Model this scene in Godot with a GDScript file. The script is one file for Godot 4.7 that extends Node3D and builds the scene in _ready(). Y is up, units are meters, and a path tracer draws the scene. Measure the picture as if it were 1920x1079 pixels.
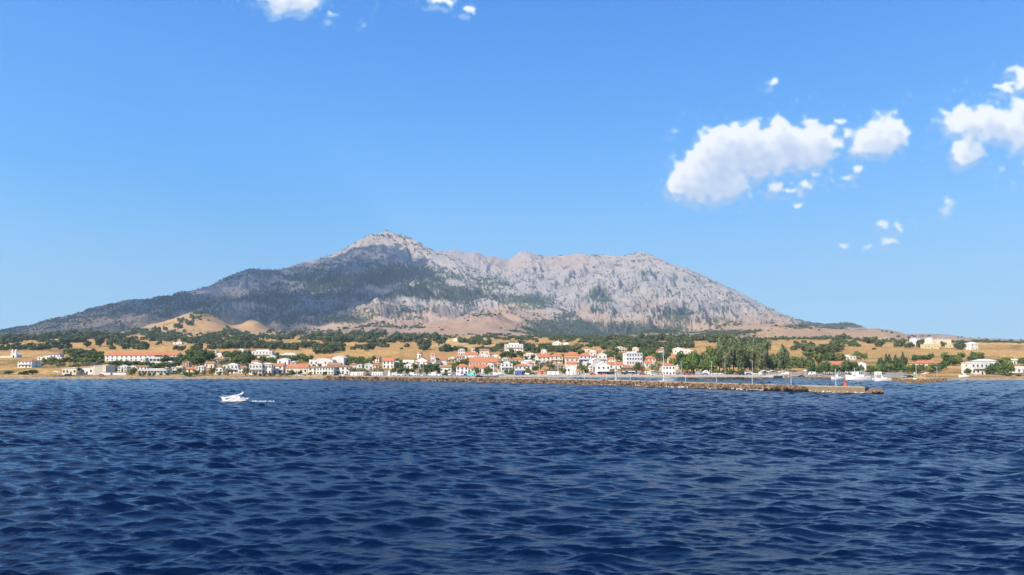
extends Node3D
# A harbour town on a dry coast below a rocky mountain, seen from the deck of a ferry.
# x right, y up, -z away from the viewer; "depth" is the distance along -z in metres.

const F := 1371.0            # focal length of the photograph in its own pixels
const EYE := 13.0            # height of the deck above the sea
const HORIZON := 672.0       # row of the sea horizon in the photograph
var pitch := atan((HORIZON - 539.5) / F)
var LX := 1.0 / (F * 1.00466)
var names := {}

# ------------------------------------------------------------------ helpers
func ray(px: float, py: float) -> Vector3:
	var fwd := Vector3(0, sin(pitch), -cos(pitch))
	var up := Vector3(0, cos(pitch), sin(pitch))
	var v := fwd + Vector3.RIGHT * ((px - 960.0) / F) + up * ((539.5 - py) / F)
	return v / -v.z

func numbered(called: String) -> String:
	var n: int = names.get(called, 0)
	names[called] = n + 1
	return called if n == 0 else "%s_%03d" % [called, n]

func lerp_table(t: PackedVector2Array, x: float) -> float:
	if x <= t[0].x: return t[0].y
	for i in range(1, t.size()):
		if x <= t[i].x:
			var a := t[i - 1]
			var b := t[i]
			return lerpf(a.y, b.y, (x - a.x) / (b.x - a.x))
	return t[t.size() - 1].y

func noise(seed_: int, freq: float, oct := 4, kind := FastNoiseLite.TYPE_SIMPLEX_SMOOTH, fractal := FastNoiseLite.FRACTAL_FBM) -> FastNoiseLite:
	var n := FastNoiseLite.new()
	n.seed = seed_
	n.frequency = freq
	n.noise_type = kind
	n.fractal_type = fractal
	n.fractal_octaves = oct
	return n

func lin(r: float, g: float, b: float) -> Color:      # a linear base colour as an sRGB albedo
	return Color(r, g, b).linear_to_srgb()

func mat(c: Color, rough := 0.85, metal := 0.0, spec := 0.3) -> StandardMaterial3D:
	var m := StandardMaterial3D.new()
	m.albedo_color = c
	m.roughness = rough
	m.metallic = metal
	m.metallic_specular = spec
	return m

func noise_tex(seed_: int, freq: float, oct: int, size: int, lo: Color, hi: Color, lo_at := 0.25, hi_at := 0.75) -> NoiseTexture2D:
	var t := NoiseTexture2D.new()
	t.width = size
	t.height = size
	t.seamless = true
	t.noise = noise(seed_, freq, oct)
	var g := Gradient.new()
	g.offsets = PackedFloat32Array([lo_at, hi_at])
	g.colors = PackedColorArray([lo, hi])
	t.color_ramp = g
	return t

func tag(o: Node, label: String, category: String, group := "") -> void:
	o.set_meta("label", label)
	o.set_meta("category", category)
	if group != "":
		o.set_meta("group", group)

func setting(o: Node, called: String) -> void:
	o.name = numbered(called)
	o.set_meta("kind", "structure")
	add_child(o, true)

func grid_mesh(v: PackedVector3Array, c: PackedColorArray, cols: int, rows: int) -> ArrayMesh:
	var idx := PackedInt32Array()
	idx.resize((cols - 1) * (rows - 1) * 6)
	var k := 0
	for j in rows - 1:
		for i in cols - 1:
			var a := j * cols + i
			idx[k] = a; idx[k + 1] = a + cols; idx[k + 2] = a + 1
			idx[k + 3] = a + 1; idx[k + 4] = a + cols; idx[k + 5] = a + cols + 1
			k += 6
	var arr := []
	arr.resize(Mesh.ARRAY_MAX)
	arr[Mesh.ARRAY_VERTEX] = v
	if c.size() > 0:
		arr[Mesh.ARRAY_COLOR] = c
	arr[Mesh.ARRAY_INDEX] = idx
	var st := SurfaceTool.new()
	st.create_from_arrays(arr)
	st.generate_normals()
	return st.commit()

# ------------------------------------------------------------------ land form
# skylines and depths read off the photograph: (column, row) and (column, metres)
var front_row := PackedVector2Array([Vector2(-400, 640), Vector2(-120, 628), Vector2(0, 619), Vector2(27, 613), Vector2(50, 610), Vector2(77, 600), Vector2(110, 593), Vector2(133, 588), Vector2(170, 575), Vector2(207, 568), Vector2(233, 560), Vector2(277, 556), Vector2(293, 552), Vector2(317, 551), Vector2(323, 546), Vector2(353, 542), Vector2(387, 533), Vector2(413, 520), Vector2(437, 510), Vector2(457, 502), Vector2(480, 500), Vector2(507, 502), Vector2(540, 496), Vector2(577, 485), Vector2(603, 480), Vector2(627, 470), Vector2(640, 464), Vector2(655, 455), Vector2(670, 445), Vector2(693, 436), Vector2(707, 433), Vector2(723, 429), Vector2(737, 433), Vector2(760, 441), Vector2(780, 448), Vector2(797, 458), Vector2(813, 467), Vector2(843, 478), Vector2(870, 490), Vector2(893, 503), Vector2(927, 517), Vector2(960, 535), Vector2(983, 548), Vector2(1003, 558), Vector2(1027, 567), Vector2(1060, 580), Vector2(1093, 597), Vector2(1115, 612), Vector2(1150, 640), Vector2(1180, 670)])
var front_depth := PackedVector2Array([Vector2(-400, 4600), Vector2(0, 5000), Vector2(300, 5600), Vector2(480, 6200), Vector2(725, 7200), Vector2(900, 6500), Vector2(1100, 5200), Vector2(1180, 5000)])
var front_base := PackedVector2Array([Vector2(-400, 2300), Vector2(0, 2400), Vector2(300, 3300), Vector2(520, 3500), Vector2(650, 3000), Vector2(900, 3500), Vector2(1100, 3300), Vector2(1180, 3300)])
var back_row := PackedVector2Array([Vector2(560, 640), Vector2(700, 520), Vector2(780, 480), Vector2(820, 468), Vector2(847, 465), Vector2(867, 468), Vector2(887, 467), Vector2(913, 477), Vector2(937, 481), Vector2(955, 483), Vector2(970, 471), Vector2(983, 467), Vector2(997, 470), Vector2(1027, 479), Vector2(1053, 477), Vector2(1080, 473), Vector2(1120, 472), Vector2(1147, 475), Vector2(1173, 476), Vector2(1193, 472), Vector2(1207, 469), Vector2(1217, 472), Vector2(1240, 480), Vector2(1267, 492), Vector2(1297, 502), Vector2(1327, 515), Vector2(1353, 527), Vector2(1383, 542), Vector2(1410, 555), Vector2(1433, 568), Vector2(1453, 580), Vector2(1483, 592), Vector2(1513, 602), Vector2(1543, 607), Vector2(1577, 606), Vector2(1590, 603), Vector2(1610, 608), Vector2(1623, 613), Vector2(1640, 620), Vector2(1660, 625), Vector2(1680, 627), Vector2(1705, 626), Vector2(1740, 625), Vector2(1780, 627), Vector2(1796, 629), Vector2(1815, 633), Vector2(1842, 634), Vector2(1880, 635), Vector2(1920, 637), Vector2(2200, 646), Vector2(2500, 655)])
var back_depth := PackedVector2Array([Vector2(560, 9000), Vector2(820, 9600), Vector2(955, 9900), Vector2(1200, 8900), Vector2(1450, 7200), Vector2(1600, 5600), Vector2(1700, 3900), Vector2(1920, 3300), Vector2(2500, 3000)])
var back_base := PackedVector2Array([Vector2(560, 6400), Vector2(900, 6400), Vector2(1100, 4300), Vector2(1300, 3500), Vector2(1500, 3100), Vector2(1700, 2300), Vector2(1920, 2100), Vector2(2500, 2000)])
var plain_row := PackedVector2Array([Vector2(-400, 646), Vector2(0, 640), Vector2(150, 631), Vector2(260, 626), Vector2(510, 626), Vector2(700, 629), Vector2(1000, 631), Vector2(1200, 635), Vector2(1440, 638), Vector2(1600, 638), Vector2(1700, 642), Vector2(1920, 645), Vector2(2500, 650)])
var shore_depth := PackedVector2Array([Vector2(-500, 452), Vector2(0, 457), Vector2(300, 459), Vector2(560, 455), Vector2(690, 452), Vector2(790, 438), Vector2(880, 430), Vector2(893, 490), Vector2(930, 512), Vector2(1430, 512), Vector2(1556, 470), Vector2(1630, 452), Vector2(1676, 420), Vector2(1690, 394), Vector2(1708, 385), Vector2(1740, 389), Vector2(1764, 412), Vector2(1785, 433), Vector2(1900, 437), Vector2(2100, 420), Vector2(2500, 400)])
# foothills: column, row of the top, depth, half width in columns, half width in depth
var hills := [[375.0, 594.0, 2900.0, 66.0, 620.0], [300.0, 612.0, 2800.0, 80.0, 500.0], [474.0, 605.0, 3000.0, 34.0, 420.0], [850.0, 601.0, 3300.0, 95.0, 650.0], [935.0, 603.0, 3250.0, 70.0, 600.0], [640.0, 621.0, 2900.0, 80.0, 420.0], [705.0, 612.0, 3300.0, 60.0, 500.0],
	[1385.0, 608.0, 3050.0, 70.0, 520.0], [1240.0, 620.0, 3100.0, 70.0, 500.0], [1540.0, 617.0, 2750.0, 120.0, 480.0], [1460.0, 622.0, 2600.0, 70.0, 380.0], [1660.0, 626.0, 2600.0, 70.0, 420.0]]
var n_roll := noise(11, 0.0045, 3)
var n_small := noise(12, 0.03, 3)
var n_gully := noise(13, 0.0016, 5, FastNoiseLite.TYPE_SIMPLEX_SMOOTH, FastNoiseLite.FRACTAL_RIDGED)
var n_rock := noise(14, 0.011, 4, FastNoiseLite.TYPE_SIMPLEX_SMOOTH, FastNoiseLite.FRACTAL_RIDGED)
var n_warp := noise(15, 0.0012, 3)

func column(px: float) -> PackedFloat64Array:
	return PackedFloat64Array([lerp_table(shore_depth, px), lerp_table(plain_row, px), lerp_table(front_row, px), lerp_table(front_depth, px), lerp_table(front_base, px),
		lerp_table(back_row, px), lerp_table(back_depth, px), lerp_table(back_base, px)])

func row_height(row: float, d: float) -> float:
	return EYE + (HORIZON - row) / F * d

func plain_height(c: PackedFloat64Array, px: float, x: float, d: float) -> float:
	if d < c[0]:
		return maxf(-4.0, -(c[0] - d) * 0.2)
	var low := 1.5 * smoothstep(0.0, 16.0, d - c[0])
	var slope := 0.047 * maxf(0.0, d - 525.0)
	var cap := row_height(c[1], d) - 1.5
	var over := slope - cap + 6.0
	if over > 0.0:                       # ease into the long, nearly level back of the plain
		slope = cap - 6.0 * exp(-over / 6.0) if cap > 6.0 else slope
	var h := low + slope
	h += n_roll.get_noise_2d(x, d) * clampf((d - 560.0) * 0.006, 0.0, 4.5)
	h += n_small.get_noise_2d(x, d) * clampf((d - c[0]) * 0.01, 0.0, 0.3)
	return h

func rise(c: PackedFloat64Array, at: int, d: float, base_h: float, cut: float, power: float) -> float:
	var top := row_height(c[at], c[at + 1])
	if d > c[at + 1]:
		return top - (d - c[at + 1]) * 0.55 - cut * 0.2
	var t := clampf((d - c[at + 2]) / (c[at + 1] - c[at + 2]), 0.0, 1.0)
	var h := base_h + (top - base_h) * pow(t, power)
	return h - cut * smoothstep(0.0, 0.12, t) * (1.0 - 0.85 * smoothstep(0.8, 1.0, t)) * clampf((top - base_h) / 500.0, 0.0, 1.0)

func land_height(c: PackedFloat64Array, px: float, x: float, d: float) -> float:
	var h := plain_height(c, px, x, d)
	if d < 1900.0:
		return h
	for b in hills:
		var u: float = (px - b[0]) / b[3]
		if absf(u) < 2.4:
			var w: float = (d - b[2]) / b[4]
			if absf(w) < 2.4:
				var top: float = row_height(b[1], b[2])
				var under: float = row_height(c[1], b[2])
				h += maxf(0.0, top - under) * exp(-u * u * 1.3 - w * w * 1.3) * (1.0 + 0.22 * n_roll.get_noise_2d(x * 1.6, d * 0.6) + 0.05 * n_small.get_noise_2d(x * 0.5, d * 0.5))
	var wx := x + 260.0 * n_warp.get_noise_2d(x, d)
	if d > c[4] and c[2] < 665.0:
		var from := Vector2(wx + 1225.0, 7500.0 - d)
		var g := (1.0 - n_gully.get_noise_2d(atan2(from.x, from.y) * 2300.0, from.length() * 0.4)) * 0.5
		var k := (1.0 - n_rock.get_noise_2d(wx, d)) * 0.5
		h = maxf(h, rise(c, 2, d, row_height(c[1], c[4]) - 4.0, g * 230.0 + k * 34.0, 1.15))
	if d > c[7]:
		var g2 := (1.0 - n_gully.get_noise_2d(wx * 2.3 + 900.0, d * 0.42)) * 0.5
		var k2 := (1.0 - n_rock.get_noise_2d(wx, d + 5000.0)) * 0.5
		h = maxf(h, rise(c, 5, d, row_height(c[1], c[7]) - 4.0, g2 * 290.0 + k2 * 40.0, 1.1))
	return h

func ground(x: float, d: float) -> float:
	var px := 960.0 + x / (d * LX)
	return land_height(column(px), px, x, d)

# ------------------------------------------------------------------ colours of the land (linear base colours)
var n_cell := noise(21, 0.0042, 1, FastNoiseLite.TYPE_CELLULAR, FastNoiseLite.FRACTAL_NONE)
var n_edge := edge_noise()
var n_tone := noise(22, 0.006, 4)
var n_fine := noise(23, 0.06, 3)
var n_scrub := noise(24, 0.0028, 5)
var n_dots := noise(25, 0.042, 3)
var n_band := noise(26, 0.0011, 4)
# scrub thickets on the mountain: column, row, half width, half height, strength
var thickets := [[608.0, 521.0, 40.0, 15.0, 0.5], [665.0, 528.0, 55.0, 11.0, 0.5], [715.0, 505.0, 50.0, 15.0, 0.5], [770.0, 520.0, 60.0, 22.0, 0.55], [815.0, 548.0, 45.0, 14.0, 0.5], [870.0, 552.0, 45.0, 10.0, 0.55], [960.0, 558.0, 40.0, 8.0, 0.45], [900.0, 528.0, 60.0, 16.0, 0.3], [985.0, 570.0, 50.0, 10.0, 0.35], [1123.0, 560.0, 20.0, 24.0, 0.6], [1010.0, 560.0, 18.0, 8.0, 0.45],
	[700.0, 552.0, 70.0, 6.0, 0.35], [560.0, 560.0, 120.0, 12.0, 0.3], [300.0, 585.0, 220.0, 20.0, 0.3], [590.0, 600.0, 90.0, 8.0, 0.5], [650.0, 590.0, 50.0, 12.0, 0.4], [770.0, 583.0, 50.0, 8.0, 0.3], [1050.0, 605.0, 70.0, 12.0, 0.55], [1120.0, 620.0, 140.0, 13.0, 0.7], [1260.0, 590.0, 45.0, 9.0, 0.5], [1335.0, 606.0, 55.0, 9.0, 0.6], [1240.0, 618.0, 50.0, 6.0, 0.6], [1460.0, 606.0, 120.0, 5.0, 0.3], [1340.0, 578.0, 60.0, 5.0, 0.3], [1390.0, 625.0, 60.0, 6.0, 0.7], [1530.0, 612.0, 70.0, 5.0, 0.5], [1600.0, 610.0, 50.0, 8.0, 0.55], [1210.0, 513.0, 16.0, 5.0, 0.5], [1000.0, 515.0, 30.0, 14.0, 0.2], [1240.0, 500.0, 40.0, 16.0, 0.2], [560.0, 545.0, 40.0, 20.0, 0.2], [940.0, 585.0, 40.0, 8.0, 0.35]]
# bare soil and pale rock: column, row, half width, half height, strength
var bare := [[880.0, 612.0, 140.0, 13.0, 0.9], [970.0, 592.0, 55.0, 18.0, 0.8], [820.0, 592.0, 50.0, 10.0, 0.6], [700.0, 590.0, 28.0, 13.0, 0.6], [375.0, 606.0, 120.0, 16.0, 1.0], [474.0, 612.0, 46.0, 10.0, 1.0], [1370.0, 612.0, 110.0, 8.0, 0.8], [1560.0, 624.0, 170.0, 8.0, 0.9], [1440.0, 596.0, 90.0, 10.0, 0.55], [1110.0, 590.0, 30.0, 12.0, 0.6], [980.0, 575.0, 24.0, 6.0, 0.5], [1230.0, 575.0, 60.0, 12.0, 0.3], [690.0, 566.0, 70.0, 9.0, 0.35], [725.0, 545.0, 60.0, 5.0, 0.35], [620.0, 612.0, 60.0, 6.0, 0.4], [430.0, 555.0, 26.0, 6.0, 0.45], [313.0, 586.0, 30.0, 6.0, 0.4], [1760.0, 634.0, 130.0, 6.0, 0.7], [950.0, 490.0, 50.0, 12.0, 0.35], [1060.0, 490.0, 40.0, 14.0, 0.4]]
var fields := [Color(0.56, 0.36, 0.145), Color(0.49, 0.31, 0.13), Color(0.60, 0.42, 0.18), Color(0.41, 0.28, 0.135), Color(0.52, 0.30, 0.135), Color(0.62, 0.44, 0.20)]

func edge_noise() -> FastNoiseLite:
	var n := noise(21, 0.0042, 1, FastNoiseLite.TYPE_CELLULAR, FastNoiseLite.FRACTAL_NONE)
	n.cellular_return_type = FastNoiseLite.RETURN_DISTANCE2_SUB
	return n

func land_color(px: float, x: float, d: float, h: float, slope: float) -> Color:
	var row := HORIZON - (h - EYE) * F / d
	if h < 1.35 and d < 520.0:
		return Color(0.46, 0.37, 0.27).lerp(Color(0.30, 0.235, 0.17), 0.5 + 0.5 * n_fine.get_noise_2d(x * 3.0, d * 3.0))
	var fine := n_fine.get_noise_2d(x, d)
	if d < 560.0 and (px > 690.0 and px < 1700.0):
		return Color(0.36, 0.33, 0.29) * (1.0 + 0.2 * fine)
	var wild := smoothstep(1700.0, 2600.0, d)
	var cell := n_cell.get_noise_2d(x * 0.8, d * 0.45)
	var f: Color = fields[int(clampf((cell + 1.0) * 3.0, 0.0, 5.0))]
	var tone := n_tone.get_noise_2d(x, d)
	f = f.lerp(Color(0.33, 0.27, 0.12), clampf(tone * 1.4 - 0.25, 0.0, 0.7))
	f = f * (1.0 + 0.26 * fine + 0.13 * sin((x * cos(cell * 9.0) + d * sin(cell * 9.0)) * 0.35))
	var rim := n_edge.get_noise_2d(x * 0.8, d * 0.45) + 1.0       # weeds and walls along the edges of the fields
	f = f.lerp(Color(0.15, 0.125, 0.06), 0.75 * (1.0 - smoothstep(0.015, 0.06, rim)) * clampf(0.6 + fine, 0.0, 1.0))
	if wild <= 0.0 and d < 900.0:      # gardens and verges among the houses
		var gdn := clampf(n_tone.get_noise_2d(x * 3.0 + 77.0, d * 2.0) * 2.5 + 0.1, 0.0, 0.7) * (1.0 - smoothstep(700.0, 900.0, d))
		f = f.lerp(Color(0.13, 0.135, 0.05), gdn)
	if wild <= 0.0:
		return f
	# mountain: rock, soil and scrub
	var high := clampf((h - 180.0) / 900.0, 0.0, 1.0)
	var rock := Color(0.325, 0.31, 0.315).lerp(Color(0.41, 0.38, 0.37), clampf(0.5 + n_tone.get_noise_2d(x * 0.4, d * 0.4) * 1.2, 0.0, 1.0))
	rock = rock.lerp(Color(0.43, 0.345, 0.305), smoothstep(0.8, 1.15, high) * 0.8)
	rock = rock * (1.0 + 0.22 * n_dots.get_noise_2d(x * 0.8, d * 0.8))
	var soil := Color(0.46, 0.315, 0.205).lerp(Color(0.39, 0.26, 0.19), clampf(0.5 + tone, 0.0, 1.0))
	if px < 540.0:
		soil = soil.lerp(Color(0.53, 0.345, 0.165), 0.8)
	var b := 0.0
	for e in bare:
		var ux: float = (px - e[0]) / e[2]
		var uy: float = (row - e[1]) / e[3]
		var q := ux * ux + uy * uy
		if q < 2.0:
			b = maxf(b, e[4] * smoothstep(1.7, 0.4, q + 1.1 * n_scrub.get_noise_2d(x * 1.3, d * 1.3)))
	var c := rock.lerp(soil, clampf(maxf(b, 0.75 * (1.0 - smoothstep(0.0, 0.28, high))), 0.0, 1.0))
	var s := 0.30 - 0.26 * smoothstep(0.25, 0.95, high)
	if px > 1120.0: s -= 0.07
	for e in thickets:
		var ux: float = (px - e[0]) / e[2]
		var uy: float = (row - e[1]) / e[3]
		var q := ux * ux + uy * uy
		if q < 2.6:
			s += e[4] * smoothstep(2.4, 0.2, q)
	s -= b * 0.42
	s += 0.42 * n_tone.get_noise_2d(x * 0.35, h * 2.6)       # ledges and benches
	var v := n_scrub.get_noise_2d(x, d) * 0.7 + n_dots.get_noise_2d(x, d) * 0.75 + (s - 0.5) * 1.15
	var green := Color(0.038, 0.056, 0.034).lerp(Color(0.06, 0.085, 0.036), clampf(0.5 + n_band.get_noise_2d(x, d) * 1.5, 0.0, 1.0))
	c = c.lerp(green, 0.92 * smoothstep(0.02, 0.17, v))
	return f.lerp(c, wild)

# ------------------------------------------------------------------ sky
var n_puff := noise(31, 0.019, 5)
var n_puff_big := noise(32, 0.010, 3)
# cloud puffs: column, row, half width, half height (in the photograph's pixels, i.e. as angles)
var puffs := [
	[1290.0, 335.0, 46.0, 22.0], [1315.0, 310.0, 52.0, 36.0], [1345.0, 280.0, 48.0, 44.0], [1390.0, 272.0, 50.0, 40.0], [1375.0, 262.0, 58.0, 30.0], [1440.0, 270.0, 55.0, 44.0], [1465.0, 250.0, 30.0, 30.0], [1500.0, 272.0, 55.0, 38.0], [1540.0, 255.0, 40.0, 32.0], [1530.0, 285.0, 40.0, 22.0], [1420.0, 305.0, 60.0, 22.0], [1330.0, 350.0, 60.0, 26.0], [1300.0, 352.0, 44.0, 18.0], [1375.0, 345.0, 44.0, 20.0],
	[1625.0, 262.0, 34.0, 26.0], [1650.0, 245.0, 36.0, 30.0], [1682.0, 235.0, 24.0, 26.0], [1680.0, 262.0, 28.0, 24.0],
	[1610.0, 320.0, 13.0, 13.0], [1448.0, 156.0, 17.0, 8.0], [1778.0, 392.0, 20.0, 20.0], [1676.0, 426.0, 24.0, 7.0], [1655.0, 415.0, 15.0, 5.0], [1672.0, 452.0, 26.0, 7.0], [1632.0, 463.0, 14.0, 5.0], [1587.0, 466.0, 9.0, 6.0],
	[1456.0, 350.0, 18.0, 10.0], [1480.0, 356.0, 20.0, 8.0], [1510.0, 345.0, 26.0, 8.0], [1532.0, 325.0, 16.0, 8.0], [1555.0, 330.0, 10.0, 12.0], [1575.0, 230.0, 8.0, 6.0], [1590.0, 250.0, 10.0, 8.0], [1590.0, 335.0, 12.0, 8.0], [1495.0, 382.0, 14.0, 4.0],
	[1795.0, 222.0, 34.0, 26.0], [1835.0, 222.0, 42.0, 36.0], [1880.0, 230.0, 44.0, 34.0], [1925.0, 225.0, 40.0, 50.0], [1815.0, 278.0, 34.0, 24.0], [1800.0, 296.0, 24.0, 14.0], [1960.0, 250.0, 60.0, 50.0], [1905.0, 130.0, 26.0, 14.0], [1930.0, 148.0, 30.0, 16.0], [1885.0, 162.0, 30.0, 6.0],
	[530.0, 2.0, 30.0, 16.0], [570.0, 5.0, 36.0, 16.0], [628.0, 25.0, 11.0, 8.0], [878.0, 19.0, 20.0, 9.0], [820.0, 2.0, 30.0, 9.0], [555.0, -30.0, 90.0, 30.0], [470.0, -50.0, 70.0, 24.0], [850.0, -40.0, 70.0, 24.0]]
var sky_rows := PackedVector2Array()

func sky_color(el: float) -> Color:                     # sRGB, elevation in degrees
	var stops := [[0.0, Color(0.76, 0.92, 1.0)], [3.0, Color(0.67, 0.87, 1.0)], [8.0, Color(0.525, 0.79, 1.0)], [14.0, Color(0.395, 0.695, 0.985)], [20.0, Color(0.31, 0.615, 0.945)], [27.0, Color(0.25, 0.545, 0.895)], [45.0, Color(0.185, 0.43, 0.79)], [90.0, Color(0.13, 0.33, 0.66)]]
	for i in range(1, stops.size()):
		if el <= stops[i][0]:
			var t: float = (el - stops[i - 1][0]) / (stops[i][0] - stops[i - 1][0])
			return stops[i - 1][1].lerp(stops[i][1], clampf(t, 0.0, 1.0))
	return stops[-1][1]

func puff_field(p: Vector2, near: Array) -> float:      # thickness of cloud in that direction
	var w := p + Vector2(n_puff_big.get_noise_2d(p.x * 2.2, p.y * 2.2), n_puff_big.get_noise_2d(p.x * 2.2 + 500.0, p.y * 2.2)) * 12.0
	var f := 0.0
	for e in near:
		var ux: float = (w.x - e[0]) / (e[2] * 1.1)
		var uy: float = (w.y - e[1]) / (e[3] * 1.12)
		if uy > 0.0: uy *= 0.85
		var q := (ux * ux + uy * uy) * 0.62
		if q < 1.0:
			f += (1.0 - q) * (1.0 - q) * (1.0 if e[2] > 28.0 else 0.66)
	return minf(f, 1.25) - 0.30 + n_puff.get_noise_2d(p.x * 1.7, p.y * 2.0) * 0.62

func make_sky() -> ImageTexture:
	var w := 4096
	var h := 2048
	var im := Image.create(w, h, false, Image.FORMAT_RGB8)
	for j in h:
		var el := 90.0 - (j + 0.5) / h * 180.0
		im.fill_rect(Rect2i(0, j, w, 1), sky_color(maxf(el, 0.0)))
	# the puffs of the photograph, then more of the same round the rest of the sky
	var rng := RandomNumberGenerator.new()
	rng.seed = 5
	var sets := [[0.0, puffs]]
	for k in 9:
		var some := []
		var cx := rng.randf_range(300.0, 1700.0)
		var cy := rng.randf_range(60.0, 440.0)
		for i in rng.randi_range(5, 12):
			some.append([cx + rng.randf_range(-120, 120), cy + rng.randf_range(-26, 26), rng.randf_range(24, 64), rng.randf_range(16, 38)])
		sets.append([75.0 + k * 26.0, some])
	n_puff.fractal_gain = 0.42
	var fwd := Vector3(0, sin(pitch), -cos(pitch))
	var up := Vector3(0, cos(pitch), sin(pitch))
	for s in sets:
		var turn: float = s[0]
		var thick := {}
		var veil := {}
		for e in s[1]:
			var a := [1e6, -1e6, 1e6, -1e6]
			for q in [Vector2(e[0] - e[2] * 1.7, e[1] - e[3] * 1.8), Vector2(e[0] + e[2] * 1.7, e[1] - e[3] * 1.8), Vector2(e[0] - e[2] * 1.7, e[1] + e[3] * 1.8), Vector2(e[0] + e[2] * 1.7, e[1] + e[3] * 1.8)]:
				var v := ray(q.x, q.y)
				var az := rad_to_deg(atan2(v.x, -v.z))
				var el := rad_to_deg(atan2(v.y, Vector2(v.x, v.z).length()))
				a = [minf(a[0], az), maxf(a[1], az), minf(a[2], el), maxf(a[3], el)]
			for j in range(int((90.0 - a[3]) / 180.0 * h), int((90.0 - a[2]) / 180.0 * h) + 1):
				for i in range(int((a[0] + 180.0) / 360.0 * w), int((a[1] + 180.0) / 360.0 * w) + 1):
					if thick.has(j * w + i):
						continue
					var az := deg_to_rad((i + 0.5) / w * 360.0 - 180.0)
					var el := deg_to_rad(90.0 - (j + 0.5) / h * 180.0)
					var dir := Vector3(sin(az) * cos(el), sin(el), -cos(az) * cos(el))
					var z := dir.dot(fwd)
					var p := Vector2(960.0 + dir.x / z * F, 539.5 - dir.dot(up) / z * F)
					var near := []
					for e2 in s[1]:
						if absf(p.x - e2[0]) < e2[2] * 1.5 + 14.0 and absf(p.y - e2[1]) < e2[3] * 1.6 + 14.0:
							near.append(e2)
					thick[j * w + i] = puff_field(p, near)
					veil[j * w + i] = puff_field(p + Vector2(9.0, -15.0), near) + 0.12
		# the part of each puff that looks towards the sun (up and to the left) is white, the rest grey-blue
		for key in thick:
			var f: float = thick[key]
			var soft: float = veil[key]
			if f <= -0.12 and soft <= -0.1:
				continue
			var i: int = key % w
			var j: int = key / w
			var sum := 0.0
			for k in range(1, 14):
				sum += maxf(0.0, thick.get((j - int(k * 2.0)) * w + i - int(k * 0.9), 0.0))
			var near_sun: float = thick.get((j - 5) * w + i - 3, -0.1)
			var lit := clampf(exp(-sum * 0.095) * 0.86 + 0.18 + 0.16 * (f - near_sun), 0.0, 1.0)
			var sky := sky_color(90.0 - (j + 0.5) / h * 180.0)
			var body := Color(0.66, 0.735, 0.875).lerp(Color(1.0, 1.0, 1.0), clampf(lit * 1.4 - 0.14, 0.0, 1.0))
			var alpha := smoothstep(-0.12, 0.50, f) * lerpf(0.72, 0.98, clampf(lit * 1.2, 0.0, 1.0))
			var under := sky.lerp(Color(0.70, 0.785, 0.925), 0.62 * smoothstep(-0.1, 0.75, soft))
			im.set_pixel(posmod(i + w / 2 + int(turn / 360.0 * w), w), j, under.lerp(body, alpha))
	return ImageTexture.create_from_image(im)

# ------------------------------------------------------------------ sea
func make_sea() -> void:
	var rng := RandomNumberGenerator.new()
	rng.seed = 9
	var wx := PackedFloat64Array()
	var wz := PackedFloat64Array()
	var wa := PackedFloat64Array()
	var wp := PackedFloat64Array()
	# wavelength and steepness of each train of waves
	var trains := [[8.5, 0.06], [5.8, 0.085], [4.6, 0.11], [3.8, 0.12], [3.2, 0.12], [2.7, 0.12], [2.2, 0.12], [1.8, 0.125], [1.5, 0.125], [1.25, 0.125], [1.05, 0.12], [0.88, 0.12], [0.72, 0.11], [0.6, 0.10], [0.5, 0.09]]
	for tr in trains:
		var l: float = tr[0] * rng.randf_range(0.95, 1.05)
		var a := clampf(rng.randfn(0.0, 0.42), -0.85, 0.85) + 0.10
		var k := TAU / l
		wx.append(sin(a) * k)
		wz.append(cos(a) * k)
		wa.append(1.1 * tr[1] / k)
		wp.append(rng.randf() * TAU)
	var cols := 560
	var rows := 1400
	var v := PackedVector3Array()
	v.resize(cols * rows)
	var n_gust := noise(41, 0.02, 3)
	var n := wx.size()
	for j in rows:
		var dy := lerpf(505.0, 178.0, j / 410.0) if j < 410 else lerpf(178.0, 29.0, (j - 410.0) / (rows - 411.0))
		var d := EYE * F / dy
		var fade := 1.0
		for i in cols:
			var px := lerpf(-330.0, 2250.0, float(i) / (cols - 1))
			var x := d * (px - 960.0) * LX
			var y := 0.0
			var ox := 0.0
			var oz := 0.0
			var g := (1.0 + 0.5 * n_gust.get_noise_2d(x * 0.7, d * 0.5)) * fade
			var g1 := clampf(0.75 + 1.25 * n_gust.get_noise_2d(x * 3.5 + 300.0, d * 4.5), 0.15, 1.4)
			var g2 := clampf(0.85 + 1.1 * n_gust.get_noise_2d(x * 8.0 - 900.0, d * 11.0), 0.1, 1.25)
			for k in n:
				var ph := wx[k] * x + wz[k] * d + wp[k]
				var amp := wa[k] * (g1 if k < 6 else g2)
				y += amp * sin(ph)
				var cs := cos(ph) * amp * 0.58
				oz += cs
				ox += cs * wx[k] / wz[k] * 0.5
			v[j * cols + i] = Vector3(x + ox * g, y * g, -(d + oz * g))
	var o := MeshInstance3D.new()
	o.mesh = grid_mesh(v, PackedColorArray(), cols, rows)
	var m := mat(lin(0.0002, 0.0052, 0.026), 0.10, 0.0, 0.34)
	var t := NoiseTexture2D.new()
	t.width = 1024
	t.height = 1024
	t.seamless = true
	t.noise = noise(42, 0.012, 5)
	m.uv1_triplanar = true
	m.uv1_world_triplanar = true
	m.uv1_scale = Vector3(0.10, 0.10, 0.24)
	m.heightmap_enabled = true
	m.heightmap_texture = t
	m.heightmap_scale = 3.0
	o.material_override = m
	setting(o, "sea")

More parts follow.
